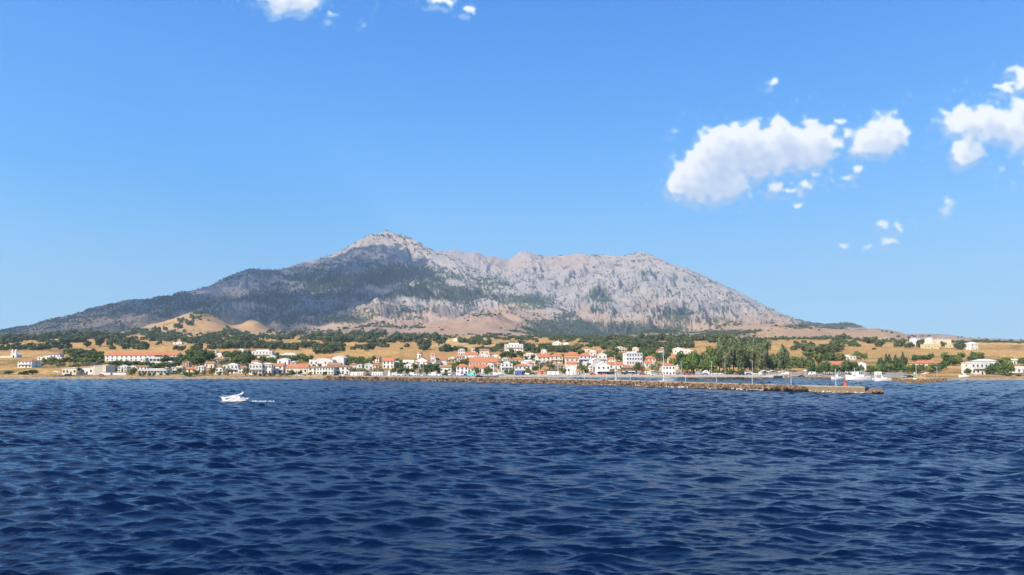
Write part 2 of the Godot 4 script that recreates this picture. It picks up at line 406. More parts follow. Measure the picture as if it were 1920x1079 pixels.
# ------------------------------------------------------------------ land
func make_land(called: String, p0: float, p1: float, cols: int, depths: PackedFloat64Array, m: Material) -> void:
	var rows := depths.size()
	var v := PackedVector3Array()
	var c := PackedColorArray()
	v.resize(cols * rows)
	c.resize(cols * rows)
	for i in cols:
		var px := lerpf(p0, p1, float(i) / (cols - 1))
		var col := column(px)
		for j in rows:
			var d := depths[j]
			var x := d * (px - 960.0) * LX
			var h := land_height(col, px, x, d)
			v[j * cols + i] = Vector3(x, h, -d)
			c[j * cols + i] = land_color(px, x, d, h, 0.0)
	var o := MeshInstance3D.new()
	o.mesh = grid_mesh(v, c, cols, rows)
	o.material_override = m
	setting(o, called)

func land_material() -> StandardMaterial3D:
	var m := mat(Color.WHITE, 0.95, 0.0, 0.12)
	m.vertex_color_use_as_albedo = true
	m.albedo_texture = noise_tex(51, 0.02, 4, 512, Color(0.78, 0.77, 0.75), Color(1, 1, 1))
	m.uv1_triplanar = true
	m.uv1_world_triplanar = true
	m.uv1_scale = Vector3(0.03, 0.03, 0.03)
	return m

func shade_cloud(at: Vector3, size: Vector3, seed_: int, label: String) -> void:
	# a cumulus overhead, outside the frame: what keeps the sun off the near flank of the mountain
	var n := noise(seed_, 1.1, 4)
	var st := SurfaceTool.new()
	var s := SphereMesh.new()
	s.radial_segments = 72
	s.rings = 36
	var arr := s.get_mesh_arrays()
	var vs: PackedVector3Array = arr[Mesh.ARRAY_VERTEX]
	for i in vs.size():
		var u := vs[i].normalized()
		var k := 1.0 + 0.6 * n.get_noise_3dv(u * 1.6) + 0.45 * n.get_noise_3dv(u * 4.5)
		vs[i] = Vector3(u.x * size.x, (u.y if u.y > 0.0 else u.y * 0.45) * size.y, u.z * size.z) * k
	arr[Mesh.ARRAY_VERTEX] = vs
	st.create_from_arrays(arr)
	st.generate_normals()
	var o := MeshInstance3D.new()
	o.mesh = st.commit()
	var cm := mat(Color(0.93, 0.935, 0.95, 0.36), 1.0, 0.0, 0.0)      # thin: part of the sun comes through
	cm.transparency = BaseMaterial3D.TRANSPARENCY_ALPHA
	o.material_override = cm
	o.position = at
	o.name = numbered("cloud")
	tag(o, label, "cloud", "clouds above the frame")
	add_child(o, true)

func over(px: float, py: float, d: float, high: float, sun_to: Vector3) -> Vector3:    # the place at that height from which a cloud shades the given spot
	var spot := Vector3(0, EYE, 0) + ray(px, py) * d
	return spot + sun_to * ((high - spot.y) / sun_to.y)

func _ready() -> void:
	# camera
	var cam := Camera3D.new()
	cam.name = "camera"
	cam.position = Vector3(0, EYE, 0)
	cam.rotation.x = pitch
	cam.fov = rad_to_deg(2.0 * atan(539.5 / F))
	cam.near = 0.5
	cam.far = 40000.0
	add_child(cam)
	cam.current = true
	# sky and air
	var env := Environment.new()
	env.background_mode = Environment.BG_SKY
	var pan := PanoramaSkyMaterial.new()
	pan.panorama = make_sky()
	var sky := Sky.new()
	sky.sky_material = pan
	env.sky = sky
	env.tonemap_mode = Environment.TONE_MAPPER_LINEAR
	env.tonemap_exposure = 1.65
	env.background_energy_multiplier = 0.66
	env.sdfgi_enabled = true
	env.ssao_enabled = true
	env.ssil_enabled = true
	env.fog_enabled = true
	env.fog_density = 0.00006
	env.fog_light_color = Color(0.78, 0.90, 1.0)
	var we := WorldEnvironment.new()
	we.name = "world_environment"
	we.environment = env
	add_child(we)
	# sun: afternoon, behind the viewer's left shoulder
	var sun_to := Vector3(-0.62, 0.80, 0.62).normalized()
	var sun := DirectionalLight3D.new()
	sun.name = "sun"
	sun.light_energy = 1.6
	sun.light_color = Color(1.0, 0.945, 0.86)
	sun.light_angular_distance = 0.5
	sun.shadow_enabled = true
	add_child(sun)
	sun.look_at_from_position(Vector3.ZERO, -sun_to)
	# the large structure
	make_sea()
	var near_d := PackedFloat64Array()
	var d := 370.0
	while d < 2000.0:
		near_d.append(d)
		d += 2.0 if d < 560.0 else (d - 540.0) * 0.02 + 2.2
	near_d.append(2000.0)
	var far_d := PackedFloat64Array()
	d = 1985.0
	while d < 11000.0:
		far_d.append(d)
		d += 18.0 if d < 3500.0 else 27.0
	var lm := land_material()
	make_land("ground", -330.0, 2250.0, 900, near_d, lm)
	make_land("mountain", -330.0, 2250.0, 1400, far_d, lm)
	shade_cloud(over(250.0, 575.0, 4600.0, 3300.0, sun_to), Vector3(1300, 260, 900), 3, "broad flat cumulus shading the low left flank of the mountain")
	shade_cloud(over(520.0, 545.0, 5400.0, 3500.0, sun_to), Vector3(1000, 260, 1000), 4, "large cumulus shading the shoulder left of the summit")
	shade_cloud(over(690.0, 500.0, 6300.0, 3600.0, sun_to), Vector3(430, 200, 470), 7, "smaller cumulus shading the slope just below the summit")
	build_town()

# ------------------------------------------------------------------ building blocks
var cube: ArrayMesh
var post: ArrayMesh
var M := {}

func solid(polys: Array) -> ArrayMesh:                   # flat-shaded faces, each a convex ring of points
	var st := SurfaceTool.new()
	st.begin(Mesh.PRIMITIVE_TRIANGLES)
	st.set_smooth_group(-1)
	for ring in polys:
		for i in range(1, ring.size() - 1):
			st.add_vertex(ring[0]); st.add_vertex(ring[i]); st.add_vertex(ring[i + 1])
	st.generate_normals()
	return st.commit()

func prism(outline: PackedVector2Array, half: float, along_x: bool) -> ArrayMesh:   # an outline (across, up) drawn out along x or z
	var to := func(p: Vector2, s: float) -> Vector3:
		return Vector3(s, p.y, p.x) if along_x else Vector3(p.x, p.y, s)
	var polys := []
	var tri := Geometry2D.triangulate_polygon(outline)
	for k in range(0, tri.size(), 3):
		for s in [-half, half]:
			polys.append([to.call(outline[tri[k]], s), to.call(outline[tri[k + 1]], s), to.call(outline[tri[k + 2]], s)])
	for i in outline.size():
		var a := outline[i]
		var b := outline[(i + 1) % outline.size()]
		polys.append([to.call(a, -half), to.call(b, -half), to.call(b, half), to.call(a, half)])
	return solid(polys)

func lathe(profile: PackedVector2Array, sides := 12) -> ArrayMesh:                  # (radius, height) turned about y
	var st := SurfaceTool.new()
	st.begin(Mesh.PRIMITIVE_TRIANGLES)
	for i in profile.size() - 1:
		for k in sides:
			var a0 := TAU * k / sides
			var a1 := TAU * (k + 1) / sides
			var p := [Vector3(cos(a0) * profile[i].x, profile[i].y, sin(a0) * profile[i].x), Vector3(cos(a1) * profile[i].x, profile[i].y, sin(a1) * profile[i].x),
				Vector3(cos(a1) * profile[i + 1].x, profile[i + 1].y, sin(a1) * profile[i + 1].x), Vector3(cos(a0) * profile[i + 1].x, profile[i + 1].y, sin(a0) * profile[i + 1].x)]
			for q in [0, 1, 2, 0, 2, 3]:
				st.add_vertex(p[q])
	st.generate_normals()
	return st.commit()

func part(parent: Node, called: String, mesh: Mesh, m: Material, at := Vector3.ZERO, size := Vector3.ONE, turn := Vector3.ZERO) -> MeshInstance3D:
	var o := MeshInstance3D.new()
	o.name = called
	o.mesh = mesh
	o.material_override = m
	o.position = at
	o.rotation = turn
	o.scale = size
	parent.add_child(o, true)
	return o

func box(parent: Node, called: String, m: Material, at: Vector3, size: Vector3, turn := Vector3.ZERO) -> MeshInstance3D:
	return part(parent, called, cube, m, at, size, turn)

func thing(called: String, at: Vector3, turn := 0.0) -> Node3D:
	var o := Node3D.new()
	o.name = numbered(called)
	o.position = at
	o.rotation.y = turn
	add_child(o, true)
	return o

func depth_of(row: float) -> float:                      # where the ground meets that row of the photograph
	return 49600.0 / (row - 607.6)

func spot(px: float, row: float, d := 0.0) -> Vector3:   # on the ground
	if d <= 0.0:
		d = depth_of(row)
	var v := ray(px, row) * d
	return Vector3(v.x, ground(v.x, d), -d)

func bar(parent: Node, called: String, m: Material, a: Vector3, b: Vector3, r: float) -> MeshInstance3D:
	var o := part(parent, called, post, m, a)
	var y := b - a
	var l := y.length()
	y /= l
	var x := y.cross(Vector3(0.31, 0.1, 0.94)).normalized()
	o.basis = Basis(x * r, y * l, x.cross(y) * r)
	return o

# ------------------------------------------------------------------ labels by what stands nearby
var marks := []          # [column, row, what it is called]
var pending := []        # [node, column, row, opening words]
var ORDINAL := ["first", "second", "third", "fourth", "fifth", "sixth", "seventh", "eighth", "ninth", "tenth", "eleventh", "twelfth", "thirteenth", "fourteenth", "fifteenth", "sixteenth", "seventeenth", "eighteenth", "nineteenth", "twentieth", "twenty-first", "twenty-second", "twenty-third", "twenty-fourth", "twenty-fifth", "twenty-sixth", "twenty-seventh", "twenty-eighth", "twenty-ninth", "thirtieth"]

func later(o: Node, px: float, row: float, words: String) -> void:
	pending.append([o, px, row, words])

func name_pending() -> void:
	var by := {}
	for p in pending:
		var best := 1e9
		var m: Array = marks[0]
		for k in marks:
			var q: float = absf(k[0] - p[1]) + 2.2 * absf(k[1] - p[2])
			if q < best:
				best = q
				m = k
		var dx: float = p[1] - m[0]
		var dy: float = p[2] - m[1]
		var where := "beside"
		if absf(dy) * 1.6 > absf(dx):
			where = "in front of" if dy > 0.0 else "behind"
		else:
			where = "right of" if dx > 0.0 else "left of"
		var base: String = "%s %s %s" % [p[3], where, m[2]]
		if not by.has(base):
			by[base] = []
		by[base].append(p)
	for base in by:
		var all: Array = by[base]
		all.sort_custom(func(a, b): return a[1] < b[1])
		for i in all.size():
			var o: Node = all[i][0]
			o.set_meta("label", base if all.size() == 1 else "%s, %s from left" % [base.trim_prefix("small ").trim_prefix("large ") if base.count(" ") > 11 else base, ORDINAL[mini(i, ORDINAL.size() - 1)]])

# ------------------------------------------------------------------ houses
# columns left and right, row of the foot, of the eaves and of the roof top, roof kind, wall, roof, window columns and rows, extras, label, short name
func house(s: Array) -> Node3D:
	var d: float = depth_of(s[2])
	var opt: Dictionary = s[10]
	if opt.has("d"):
		d = opt.d
	var pa := ray(s[0], s[2]) * d
	var pb := ray(s[1], s[2]) * d
	var w := pb.x - pa.x
	var dp: float = opt.get("deep", clampf(w * 0.75, 5.0, 11.0))
	var yaw: float = opt.get("yaw", 0.0)
	var cx := (pa.x + pb.x) * 0.5
	var gy := ground(cx, d)
	var o := thing(opt.get("name", "house"), Vector3(cx, gy, -(d + dp * 0.5)), yaw)
	var hw: float = maxf(2.2, row_height(s[3], d) - gy)
	var hr: float = maxf(0.25, row_height(s[4], d) - gy - hw)
	var wm: Material = M[s[6]]
	var rm: Material = M[s[7]]
	var foot := -2.5
	var over := 0.35
	if s[5] == "side":
		part(o, "wall", prism(PackedVector2Array([Vector2(-dp / 2, foot), Vector2(dp / 2, foot), Vector2(dp / 2, hw), Vector2(0, hw + hr), Vector2(-dp / 2, hw)]), w / 2, true), wm)
		var k := hr / (dp / 2)
		var e := dp / 2 + over
		var roof := part(o, "roof", prism(PackedVector2Array([Vector2(-e, hw - over * k), Vector2(0, hw + hr), Vector2(e, hw - over * k), Vector2(e, hw - over * k + 0.22), Vector2(0, hw + hr + 0.22), Vector2(-e, hw - over * k + 0.22)]), w / 2 + 0.25, true), rm, Vector3(0, 0.02, 0))
		if opt.get("chimney", false):
			box(roof, "chimney", M.white, Vector3(w * 0.28, hw + hr, -dp * 0.15), Vector3(0.7, 1.8, 0.7))
	elif s[5] == "front":
		part(o, "wall", prism(PackedVector2Array([Vector2(-w / 2, foot), Vector2(w / 2, foot), Vector2(w / 2, hw), Vector2(0, hw + hr), Vector2(-w / 2, hw)]), dp / 2, false), wm)
		var k := hr / (w / 2)
		var e := w / 2 + over
		part(o, "roof", prism(PackedVector2Array([Vector2(-e, hw - over * k), Vector2(0, hw + hr), Vector2(e, hw - over * k), Vector2(e, hw - over * k + 0.2), Vector2(0, hw + hr + 0.2), Vector2(-e, hw - over * k + 0.2)]), dp / 2 + 0.25, false), rm, Vector3(0, 0.02, 0))
	elif s[5] == "hip":
		box(o, "wall", wm, Vector3(0, (hw + foot) / 2, 0), Vector3(w, hw - foot, dp))
		var ex := w / 2 + 0.45
		var ez := dp / 2 + 0.45
		var rx := maxf(0.0, ex - ez)
		var c := [Vector3(-ex, 0, -ez), Vector3(ex, 0, -ez), Vector3(ex, 0, ez), Vector3(-ex, 0, ez)]
		var r0 := Vector3(-rx, hr, 0)
		var r1 := Vector3(rx, hr, 0)
		var rf := part(o, "roof", solid([[c[3], c[2], r1, r0], [c[1], c[0], r0, r1], [c[2], c[1], r1], [c[0], c[3], r0], [c[0], c[1], c[2], c[3]]]), rm, Vector3(0, hw + 0.02, 0))
		if opt.get("chimney", false):
			box(rf, "chimney", M.white, Vector3(-w * 0.2, hr * 0.6, -dp * 0.1), Vector3(0.7, 1.7, 0.7))
	else:
		box(o, "wall", wm, Vector3(0, (hw + foot) / 2, 0), Vector3(w, hw - foot, dp))
		box(o, "roof", rm, Vector3(0, hw + 0.12, 0), Vector3(w + 0.5, 0.24, dp + 0.5))
		box(o, "parapet", wm, Vector3(0, hw + 0.24 + hr * 0.35, -dp * 0.28), Vector3(w * 0.55, hr * 0.7, dp * 0.36))
	# openings
	var nc: int = s[8]
	var nr: int = s[9]
	var storey := hw / maxf(1.0, nr)
	var style: String = opt.get("win", "")
	for r in nr:
		for c in nc:
			var x := (c + 0.5) / nc * w - w / 2
			var y := r * storey + storey * 0.52
			var ww := minf(1.25, w / nc * 0.5)
			var wh := minf(1.5, storey * 0.5)
			if r == 0 and c == nc / 2 and style != "band":
				var dr := box(o, "door", M.door, Vector3(x, minf(1.1, hw * 0.4), dp / 2 + 0.03), Vector3(1.15, minf(2.2, hw * 0.8), 0.1))
				dr.name = "door"
				continue
			if style == "band":
				ww = w / nc * 0.82
				wh = storey * 0.42
			var f := box(o, "window", M.glass, Vector3(x, y, dp / 2 + 0.02), Vector3(ww, wh, 0.08))
			box(f, "sill", M.white, Vector3(0, -0.56, 0.9), Vector3(1.16, 0.1, 2.2))
		if opt.get("balcony", false) and r > 0:
			var bl := box(o, "balcony", M.white, Vector3(0, r * storey, dp / 2 + 0.6), Vector3(w * 0.86, 0.18, 1.2))
			box(bl, "railing", M.rail, Vector3(0, 3.2, 0.46), Vector3(1.0, 5.0, 0.05))
	for side in [-1, 1]:
		for r in nr:
			box(o, "window", M.glass, Vector3(side * (w / 2 + 0.02), r * storey + storey * 0.55, 0.1), Vector3(0.08, minf(1.3, storey * 0.45), 1.1))
	if opt.get("awning", false):
		box(o, "awning", M.canvas, Vector3(0, hw * 0.42, dp / 2 + 1.6), Vector3(w, 0.12, 3.2), Vector3(0.12, 0, 0))
		for c in 4:
			box(o, "awning_post", M.steel, Vector3((c / 3.0 - 0.5) * w * 0.96, hw * 0.19, dp / 2 + 3.0), Vector3(0.12, hw * 0.40, 0.12))
		box(o, "shopfront", M.glass, Vector3(0, hw * 0.19, dp / 2 + 0.04), Vector3(w * 0.9, hw * 0.34, 0.08))
	if opt.has("auto"):
		tag(o, "house", "house", "buildings of the town")
		later(o, (s[0] + s[1]) * 0.5, s[2], opt.auto)
		return o
	tag(o, s[11], "church" if opt.get("name", "") == "church" else opt.get("cat", "house"), "buildings of the town")
	marks.append([(s[0] + s[1]) * 0.5, s[2], s[12]])
	return o

func houses() -> void:
	var list := [
	# --- the left shore
	[32.0, 62.0, 690.0, 678.0, 673.0, "hip", "white", "brown", 4, 2, {"yaw": -0.18, "balcony": true}, "square white two-storey house with low brown roof above the left beach", "the square white beach house"],
	[92.0, 111.0, 671.0, 665.0, 661.0, "hip", "white", "brown", 3, 1, {}, "white bungalow with brown roof on the slope left of the long hotel", "the brown-roofed bungalow"],
	[69.0, 92.0, 676.0, 669.5, 668.0, "flat", "white", "white", 3, 1, {}, "low white flat-roofed house beside the brown-roofed bungalow", "the low flat house"],
	[102.0, 114.0, 676.0, 671.0, 670.0, "flat", "white", "white", 2, 1, {}, "tiny white outbuilding just below the brown-roofed bungalow", "the tiny white outbuilding"],
	[165.0, 171.5, 660.0, 655.5, 654.0, "front", "cream", "brown", 1, 1, {}, "tiny cream hut among bushes above the long hotel", "the tiny cream hut"],
	[196.0, 330.0, 678.0, 667.0, 661.5, "side", "white", "red", 15, 2, {"deep": 14.0, "name": "hotel", "cat": "hotel"}, "very long white hotel under one red tiled roof", "the very long hotel"],
	[279.0, 319.0, 680.0, 670.0, 668.5, "flat", "white", "white", 6, 1, {"win": "band", "d": 676.0, "deep": 8.0}, "white flat wing with wide windows before the long hotel", "the hotel's flat wing"],
	[115.0, 142.0, 705.0, 690.5, 689.5, "flat", "cream", "cream", 4, 1, {"deep": 14.0, "cat": "warehouse", "name": "warehouse"}, "pale cream warehouse, leftmost of the two on the shore", "the left warehouse"],
	[151.0, 173.0, 704.0, 689.5, 688.5, "flat", "white", "cream", 3, 1, {"deep": 12.0, "cat": "warehouse", "name": "warehouse"}, "white warehouse between the left warehouse and the block with a tall door", "the right warehouse"],
	[173.0, 197.0, 706.5, 686.0, 685.0, "flat", "cream", "cream", 0, 0, {"deep": 12.0, "cat": "warehouse", "name": "warehouse", "gate": true}, "tall cream shore block with one big grey door", "the block with a tall door"],
	[240.0, 255.0, 692.0, 687.5, 685.0, "front", "white", "brown", 2, 1, {}, "small white gabled house right of the shore block", "the small gabled house"],
	[255.0, 275.0, 693.5, 689.0, 686.0, "side", "white", "brown", 3, 1, {}, "small white house with a long brown roof behind the shore hedge", "the brown-roofed cottage"],
	[258.0, 311.0, 702.0, 693.0, 692.0, "flat", "white", "white", 9, 1, {"win": "band", "deep": 9.0}, "long low white pavilion with a window band behind a hedge", "the long low pavilion"],
	[321.0, 341.0, 700.0, 689.0, 687.0, "flat", "cream", "cream", 3, 2, {"balcony": true}, "cream two-storey house right of the long low pavilion", "the cream shore house"],
	[342.0, 353.0, 690.5, 679.5, 678.0, "flat", "pink", "pink", 2, 3, {}, "narrow pinkish apartment tower under the bright green trees", "the narrow pinkish tower"],
	[343.0, 366.0, 698.0, 693.0, 689.0, "side", "cream", "red", 3, 1, {}, "low house with faded terracotta roof below the pinkish tower", "the terracotta cottage"],
	[366.0, 381.0, 698.0, 688.0, 686.5, "flat", "white", "white", 3, 2, {}, "white block house right of the terracotta cottage", "the small white block"],
	[390.0, 405.0, 668.0, 659.0, 657.0, "flat", "cream", "white", 3, 1, {}, "pale house on the slope, left of a pair above green trees", "the left slope house"],
	[403.0, 418.0, 671.0, 664.0, 661.0, "front", "white", "brown", 2, 1, {}, "white gabled house on the slope, right of a pair above green trees", "the right slope house"],
	[445.0, 456.0, 661.0, 657.0, 654.5, "front", "white", "white", 1, 1, {}, "tiny white gabled chapel high among dark trees", "the tiny hillside chapel"],
	[458.0, 466.0, 668.0, 658.0, 657.0, "flat", "yellow", "cream", 1, 2, {}, "narrow yellow house touching the white hillside hotel", "the narrow yellow house"],
	[466.0, 509.0, 671.0, 659.0, 656.0, "flat", "white", "white", 7, 2, {"balcony": true, "cat": "hotel", "name": "hotel"}, "white two-storey hillside hotel with long balconies and a small red roof", "the hillside hotel"],
	[403.0, 416.5, 703.0, 691.0, 688.0, "front", "white", "brown", 2, 2, {}, "white gabled house on the shore, behind pale trees", "the gabled shore house"],
	[417.0, 445.0, 701.0, 685.0, 683.0, "flat", "white", "white", 4, 2, {"balcony": true}, "white flat-roofed two-storey house with balconies behind the shore trees", "the balconied shore house"],
	[446.0, 460.0, 701.0, 690.0, 687.0, "side", "white", "brown", 2, 2, {}, "white house with brown roof right of the balconied shore house", "the brown-roofed shore house"],
	[466.0, 490.0, 703.0, 683.0, 681.0, "flat", "white", "white", 4, 2, {"balcony": true}, "tall white shore house with pale balconies left of a cream-roofed one", "the tall white shore house"],
	# --- the left half of the town
	[491.0, 508.0, 702.5, 683.0, 680.5, "hip", "white", "cream", 3, 2, {}, "white shore house with cream hipped roof", "the cream-roofed house"],
	[508.5, 530.0, 701.0, 686.5, 682.0, "side", "white", "red", 2, 2, {"balcony": true, "deep": 8.0}, "white house with two balconied bays under a bright orange roof", "the twin-bay house"],
	[521.0, 555.0, 672.0, 664.0, 662.0, "flat", "white", "white", 8, 1, {"win": "band"}, "long white flat house with window band on the slope below a field", "the window-band house"],
	[519.0, 540.0, 684.0, 675.0, 672.0, "front", "white", "white", 2, 1, {}, "white gabled house above the twin-bay house", "the upper gabled house"],
	[535.0, 576.0, 701.0, 690.0, 684.0, "side", "cream", "red", 5, 1, {"deep": 10.0}, "long low cream house under an orange tiled roof near the beach", "the long orange-roofed house"],
	[579.0, 623.0, 687.5, 675.0, 673.0, "flat", "white", "white", 5, 1, {"deep": 14.0, "cat": "school", "name": "school"}, "long white flat-roofed school block above the beach houses", "the school block"],
	[622.5, 644.0, 686.5, 671.0, 667.0, "front", "white", "cream", 0, 0, {"deep": 16.0, "cat": "hall", "name": "hall"}, "white gabled hall without windows joined to the school block", "the gabled hall"],
	[609.0, 622.0, 679.0, 670.0, 668.0, "flat", "orange", "orange", 1, 1, {"d": 720.0}, "small orange-walled block behind the school roof", "the small orange block"],
	[642.0, 655.0, 678.0, 670.0, 665.0, "hip", "cream", "red", 2, 1, {}, "red hip-roofed house right behind the gabled hall", "the hip-roofed house"],
	[613.0, 638.0, 691.0, 685.5, 681.0, "side", "cream", "brown", 3, 1, {}, "low brown-roofed house squeezed before the gabled hall", "the squeezed brown-roofed house"],
	[577.0, 594.0, 702.5, 690.0, 687.0, "hip", "white", "brown", 2, 2, {}, "white house with brown hip roof left of the arched-window house", "the brown hip-roofed house"],
	[594.0, 627.0, 703.5, 689.0, 686.5, "hip", "white", "brown", 6, 2, {"yaw": -0.12, "deep": 10.0}, "white two-storey house with six upper windows facing the beach", "the six-window house"],
	[630.0, 655.0, 702.5, 688.0, 685.0, "hip", "white", "brown", 3, 2, {}, "plain white two-storey house right of the six-window house", "the plain two-storey house"],
	[665.0, 695.0, 690.0, 684.0, 682.5, "flat", "white", "white", 5, 1, {}, "low white row of rooms behind olive trees", "the low row of rooms"],
	[696.0, 710.0, 690.0, 686.0, 683.0, "hip", "cream", "red", 2, 1, {}, "small cream cottage with orange roof right of the low row", "the small orange-roofed cottage"],
	[717.0, 738.0, 691.0, 677.0, 671.5, "side", "white", "red", 3, 2, {}, "white two-storey house with orange roof left of the church", "the house left of the church"],
	[755.0, 775.0, 688.5, 680.0, 676.0, "side", "white", "white", 2, 1, {}, "low white parish hall touching the church on its left", "the parish hall"],
	[816.0, 835.0, 687.5, 675.0, 670.0, "side", "white", "red", 2, 1, {"yaw": 0.25}, "white house with orange roof right of the bell tower", "the house right of the bell tower"],
	[816.0, 838.0, 690.5, 682.0, 680.5, "flat", "white", "white", 2, 1, {"d": 596.0, "deep": 6.0}, "low white flat annexe below the house right of the bell tower", "the low annexe"],
	[841.0, 853.0, 677.5, 671.5, 670.0, "flat", "white", "white", 2, 1, {}, "small white flat house behind the shore palms", "the small flat house"],
	[855.0, 868.0, 675.0, 671.0, 669.5, "flat", "white", "white", 2, 1, {}, "white block on the slope behind dark pines", "the white slope block"],
	[824.0, 846.0, 698.0, 689.0, 685.0, "side", "white", "brown", 3, 1, {}, "white house with flat brown roof left of the tall-windowed house", "the low brown-roofed house"],
	[855.0, 878.0, 702.0, 688.0, 683.0, "hip", "white", "red", 3, 2, {"chimney": true}, "white house with orange roof and tall windows behind the turquoise van", "the tall-windowed house"],
	[879.5, 933.0, 687.0, 679.0, 671.0, "side", "cream", "red", 9, 1, {"deep": 13.0, "cat": "public hall", "name": "public_hall"}, "long cream public hall with a row of windows under broad orange roof", "the long public hall"],
	[882.0, 912.0, 698.0, 690.0, 684.0, "side", "cream", "red", 4, 1, {"deep": 8.0}, "low orange-roofed house standing before the long public hall", "the low orange-roofed house"],
	[913.0, 926.0, 697.0, 684.0, 682.0, "flat", "white", "white", 2, 2, {}, "white cube house right of the low orange-roofed house", "the white cube house"],
	[884.0, 897.0, 661.0, 652.0, 649.5, "hip", "white", "red", 2, 2, {"balcony": true}, "white two-storey villa alone below the golden field", "the lone white villa"],
	[872.0, 895.0, 673.0, 666.0, 661.5, "side", "white", "red", 3, 1, {}, "white house with red roof between villa and public hall", "the red-roofed middle house"],
	[897.5, 919.0, 673.0, 666.5, 665.0, "flat", "white", "white", 4, 1, {}, "white flat-roofed house behind the public hall roof", "the flat house behind the hall"],
	[920.0, 938.0, 672.5, 667.5, 664.5, "front", "white", "cream", 2, 1, {}, "white gabled house right behind the public hall", "the gable behind the hall"],
	# --- the right half of the town
	[946.0, 981.0, 658.0, 646.0, 642.5, "flat", "white", "white", 6, 2, {"balcony": true, "cat": "hotel", "name": "hotel"}, "large white hotel with dark windows high on the green slope", "the slope hotel"],
	[939.0, 961.0, 697.0, 682.0, 679.0, "flat", "white", "white", 3, 2, {"balcony": true}, "white stepped house behind the boat with crossed masts", "the stepped house"],
	[960.0, 981.0, 681.0, 675.0, 670.5, "hip", "cream", "red", 3, 1, {}, "low house with pale orange roof below the slope hotel", "the pale orange-roofed house"],
	[982.0, 1006.0, 673.0, 664.5, 662.5, "flat", "white", "white", 4, 1, {}, "white flat house left of the cluster of orange roofs", "the flat white house"],
	[1006.0, 1031.0, 681.0, 670.0, 664.0, "side", "white", "red", 3, 2, {"yaw": 0.2}, "white house with steep orange roof, leftmost of the roof cluster", "the leftmost cluster house"],
	[1031.5, 1056.0, 682.0, 669.0, 663.0, "hip", "cream", "red", 3, 2, {"balcony": true}, "cream apartment house with orange roof in the middle of the cluster", "the cream apartment house"],
	[1058.0, 1086.0, 675.0, 666.5, 660.0, "hip", "cream", "red", 4, 1, {}, "cream house with broad orange hip roof at the cluster's back", "the broad hip-roofed house"],
	[1060.0, 1086.0, 688.0, 672.0, 669.0, "side", "cream", "red", 3, 2, {"balcony": true, "deep": 7.0}, "cream house with narrow red eaves before the broad hip roof", "the narrow-eaved house"],
	[1063.0, 1082.0, 692.0, 682.5, 679.0, "side", "cream", "red", 2, 1, {"deep": 6.0}, "small cream lean-to house with red roof strip", "the small lean-to house"],
	[964.0, 995.0, 701.5, 687.0, 682.5, "hip", "white", "red", 4, 2, {"balcony": true}, "white house with red hip roof behind the blue truck", "the house behind the blue truck"],
	[977.0, 1003.0, 690.5, 677.5, 675.0, "flat", "white", "white", 3, 1, {}, "white terrace house above the house behind the blue truck", "the white terrace house"],
	[1086.5, 1109.0, 687.0, 668.0, 662.0, "hip", "white", "red", 3, 3, {"balcony": true}, "tall three-storey house with balconies and orange pyramid roof", "the tall pyramid-roofed house"],
	[1108.0, 1126.0, 690.0, 676.5, 672.0, "front", "white", "white", 1, 1, {"yaw": 0.35}, "blank white gabled house right of the pyramid-roofed one", "the blank gabled house"],
	[1121.0, 1138.0, 683.0, 666.0, 662.0, "front", "white", "white", 2, 2, {"balcony": true}, "white gabled house with two rows of dark balconies", "the dark-balconied gable"],
	[1119.0, 1145.0, 702.5, 686.0, 680.0, "front", "white", "white", 3, 2, {"awning": true, "deep": 12.0, "cat": "tavern", "name": "tavern"}, "big white gabled tavern with an awning on the harbour front", "the big gabled tavern"],
	[1142.0, 1168.0, 692.0, 684.0, 679.5, "side", "white", "red", 3, 1, {}, "low house with orange roof right of the gabled tavern", "the house right of the tavern"],
	[1090.0, 1109.0, 661.5, 654.0, 650.5, "hip", "cream", "red", 2, 1, {"balcony": true}, "brown-fronted house with orange roof high above the cluster", "the upper brown house"],
	[1077.0, 1089.0, 655.0, 649.5, 646.5, "front", "white", "white", 2, 1, {}, "small white gabled house, highest in the middle of town", "the highest gabled house"],
	[1106.0, 1118.0, 667.0, 660.0, 657.5, "hip", "white", "white", 2, 1, {}, "little white house left of a little orange one", "the little white house"],
	[1118.0, 1128.0, 665.5, 660.0, 657.0, "hip", "orange", "red", 2, 1, {}, "little orange-walled house above the dark-balconied gable", "the little orange house"],
	[1155.0, 1172.0, 661.0, 652.0, 650.0, "flat", "cream", "cream", 3, 2, {"balcony": true}, "cream house on the wooded slope left of the blue-white hotel", "the cream woodland house"],
	[1187.0, 1198.0, 663.0, 653.0, 651.0, "flat", "cream", "white", 2, 1, {}, "pale house on the wooded slope behind the blue-white hotel", "the pale woodland house"],
	[1173.0, 1204.0, 684.5, 662.5, 659.5, "flat", "bluewhite", "white", 6, 3, {"deep": 12.0, "cat": "hotel", "name": "hotel", "yaw": 0.12}, "three-storey bluish white hotel with rows of small windows", "the blue-white hotel"],
	[1167.0, 1190.0, 701.0, 690.0, 684.5, "hip", "brownwall", "brown", 3, 1, {"awning": true}, "brown wooden taverna with shaded terrace on the harbour front", "the brown taverna"],
	[1062.0, 1080.0, 701.0, 688.0, 684.0, "front", "white", "cream", 2, 1, {"deep": 6.0}, "small white gabled shop left of the palm tree", "the gabled shop"],
	[1011.0, 1022.0, 703.0, 696.5, 692.0, "hip", "orange", "red", 1, 1, {"deep": 4.0, "cat": "kiosk", "name": "kiosk"}, "orange kiosk with pointed roof on the quay", "the orange kiosk"],
	[1001.0, 1010.5, 703.0, 697.0, 695.5, "flat", "orange", "cream", 1, 1, {"deep": 4.0, "cat": "kiosk", "name": "kiosk"}, "flat tan kiosk left of the pointed orange kiosk", "the flat tan kiosk"],
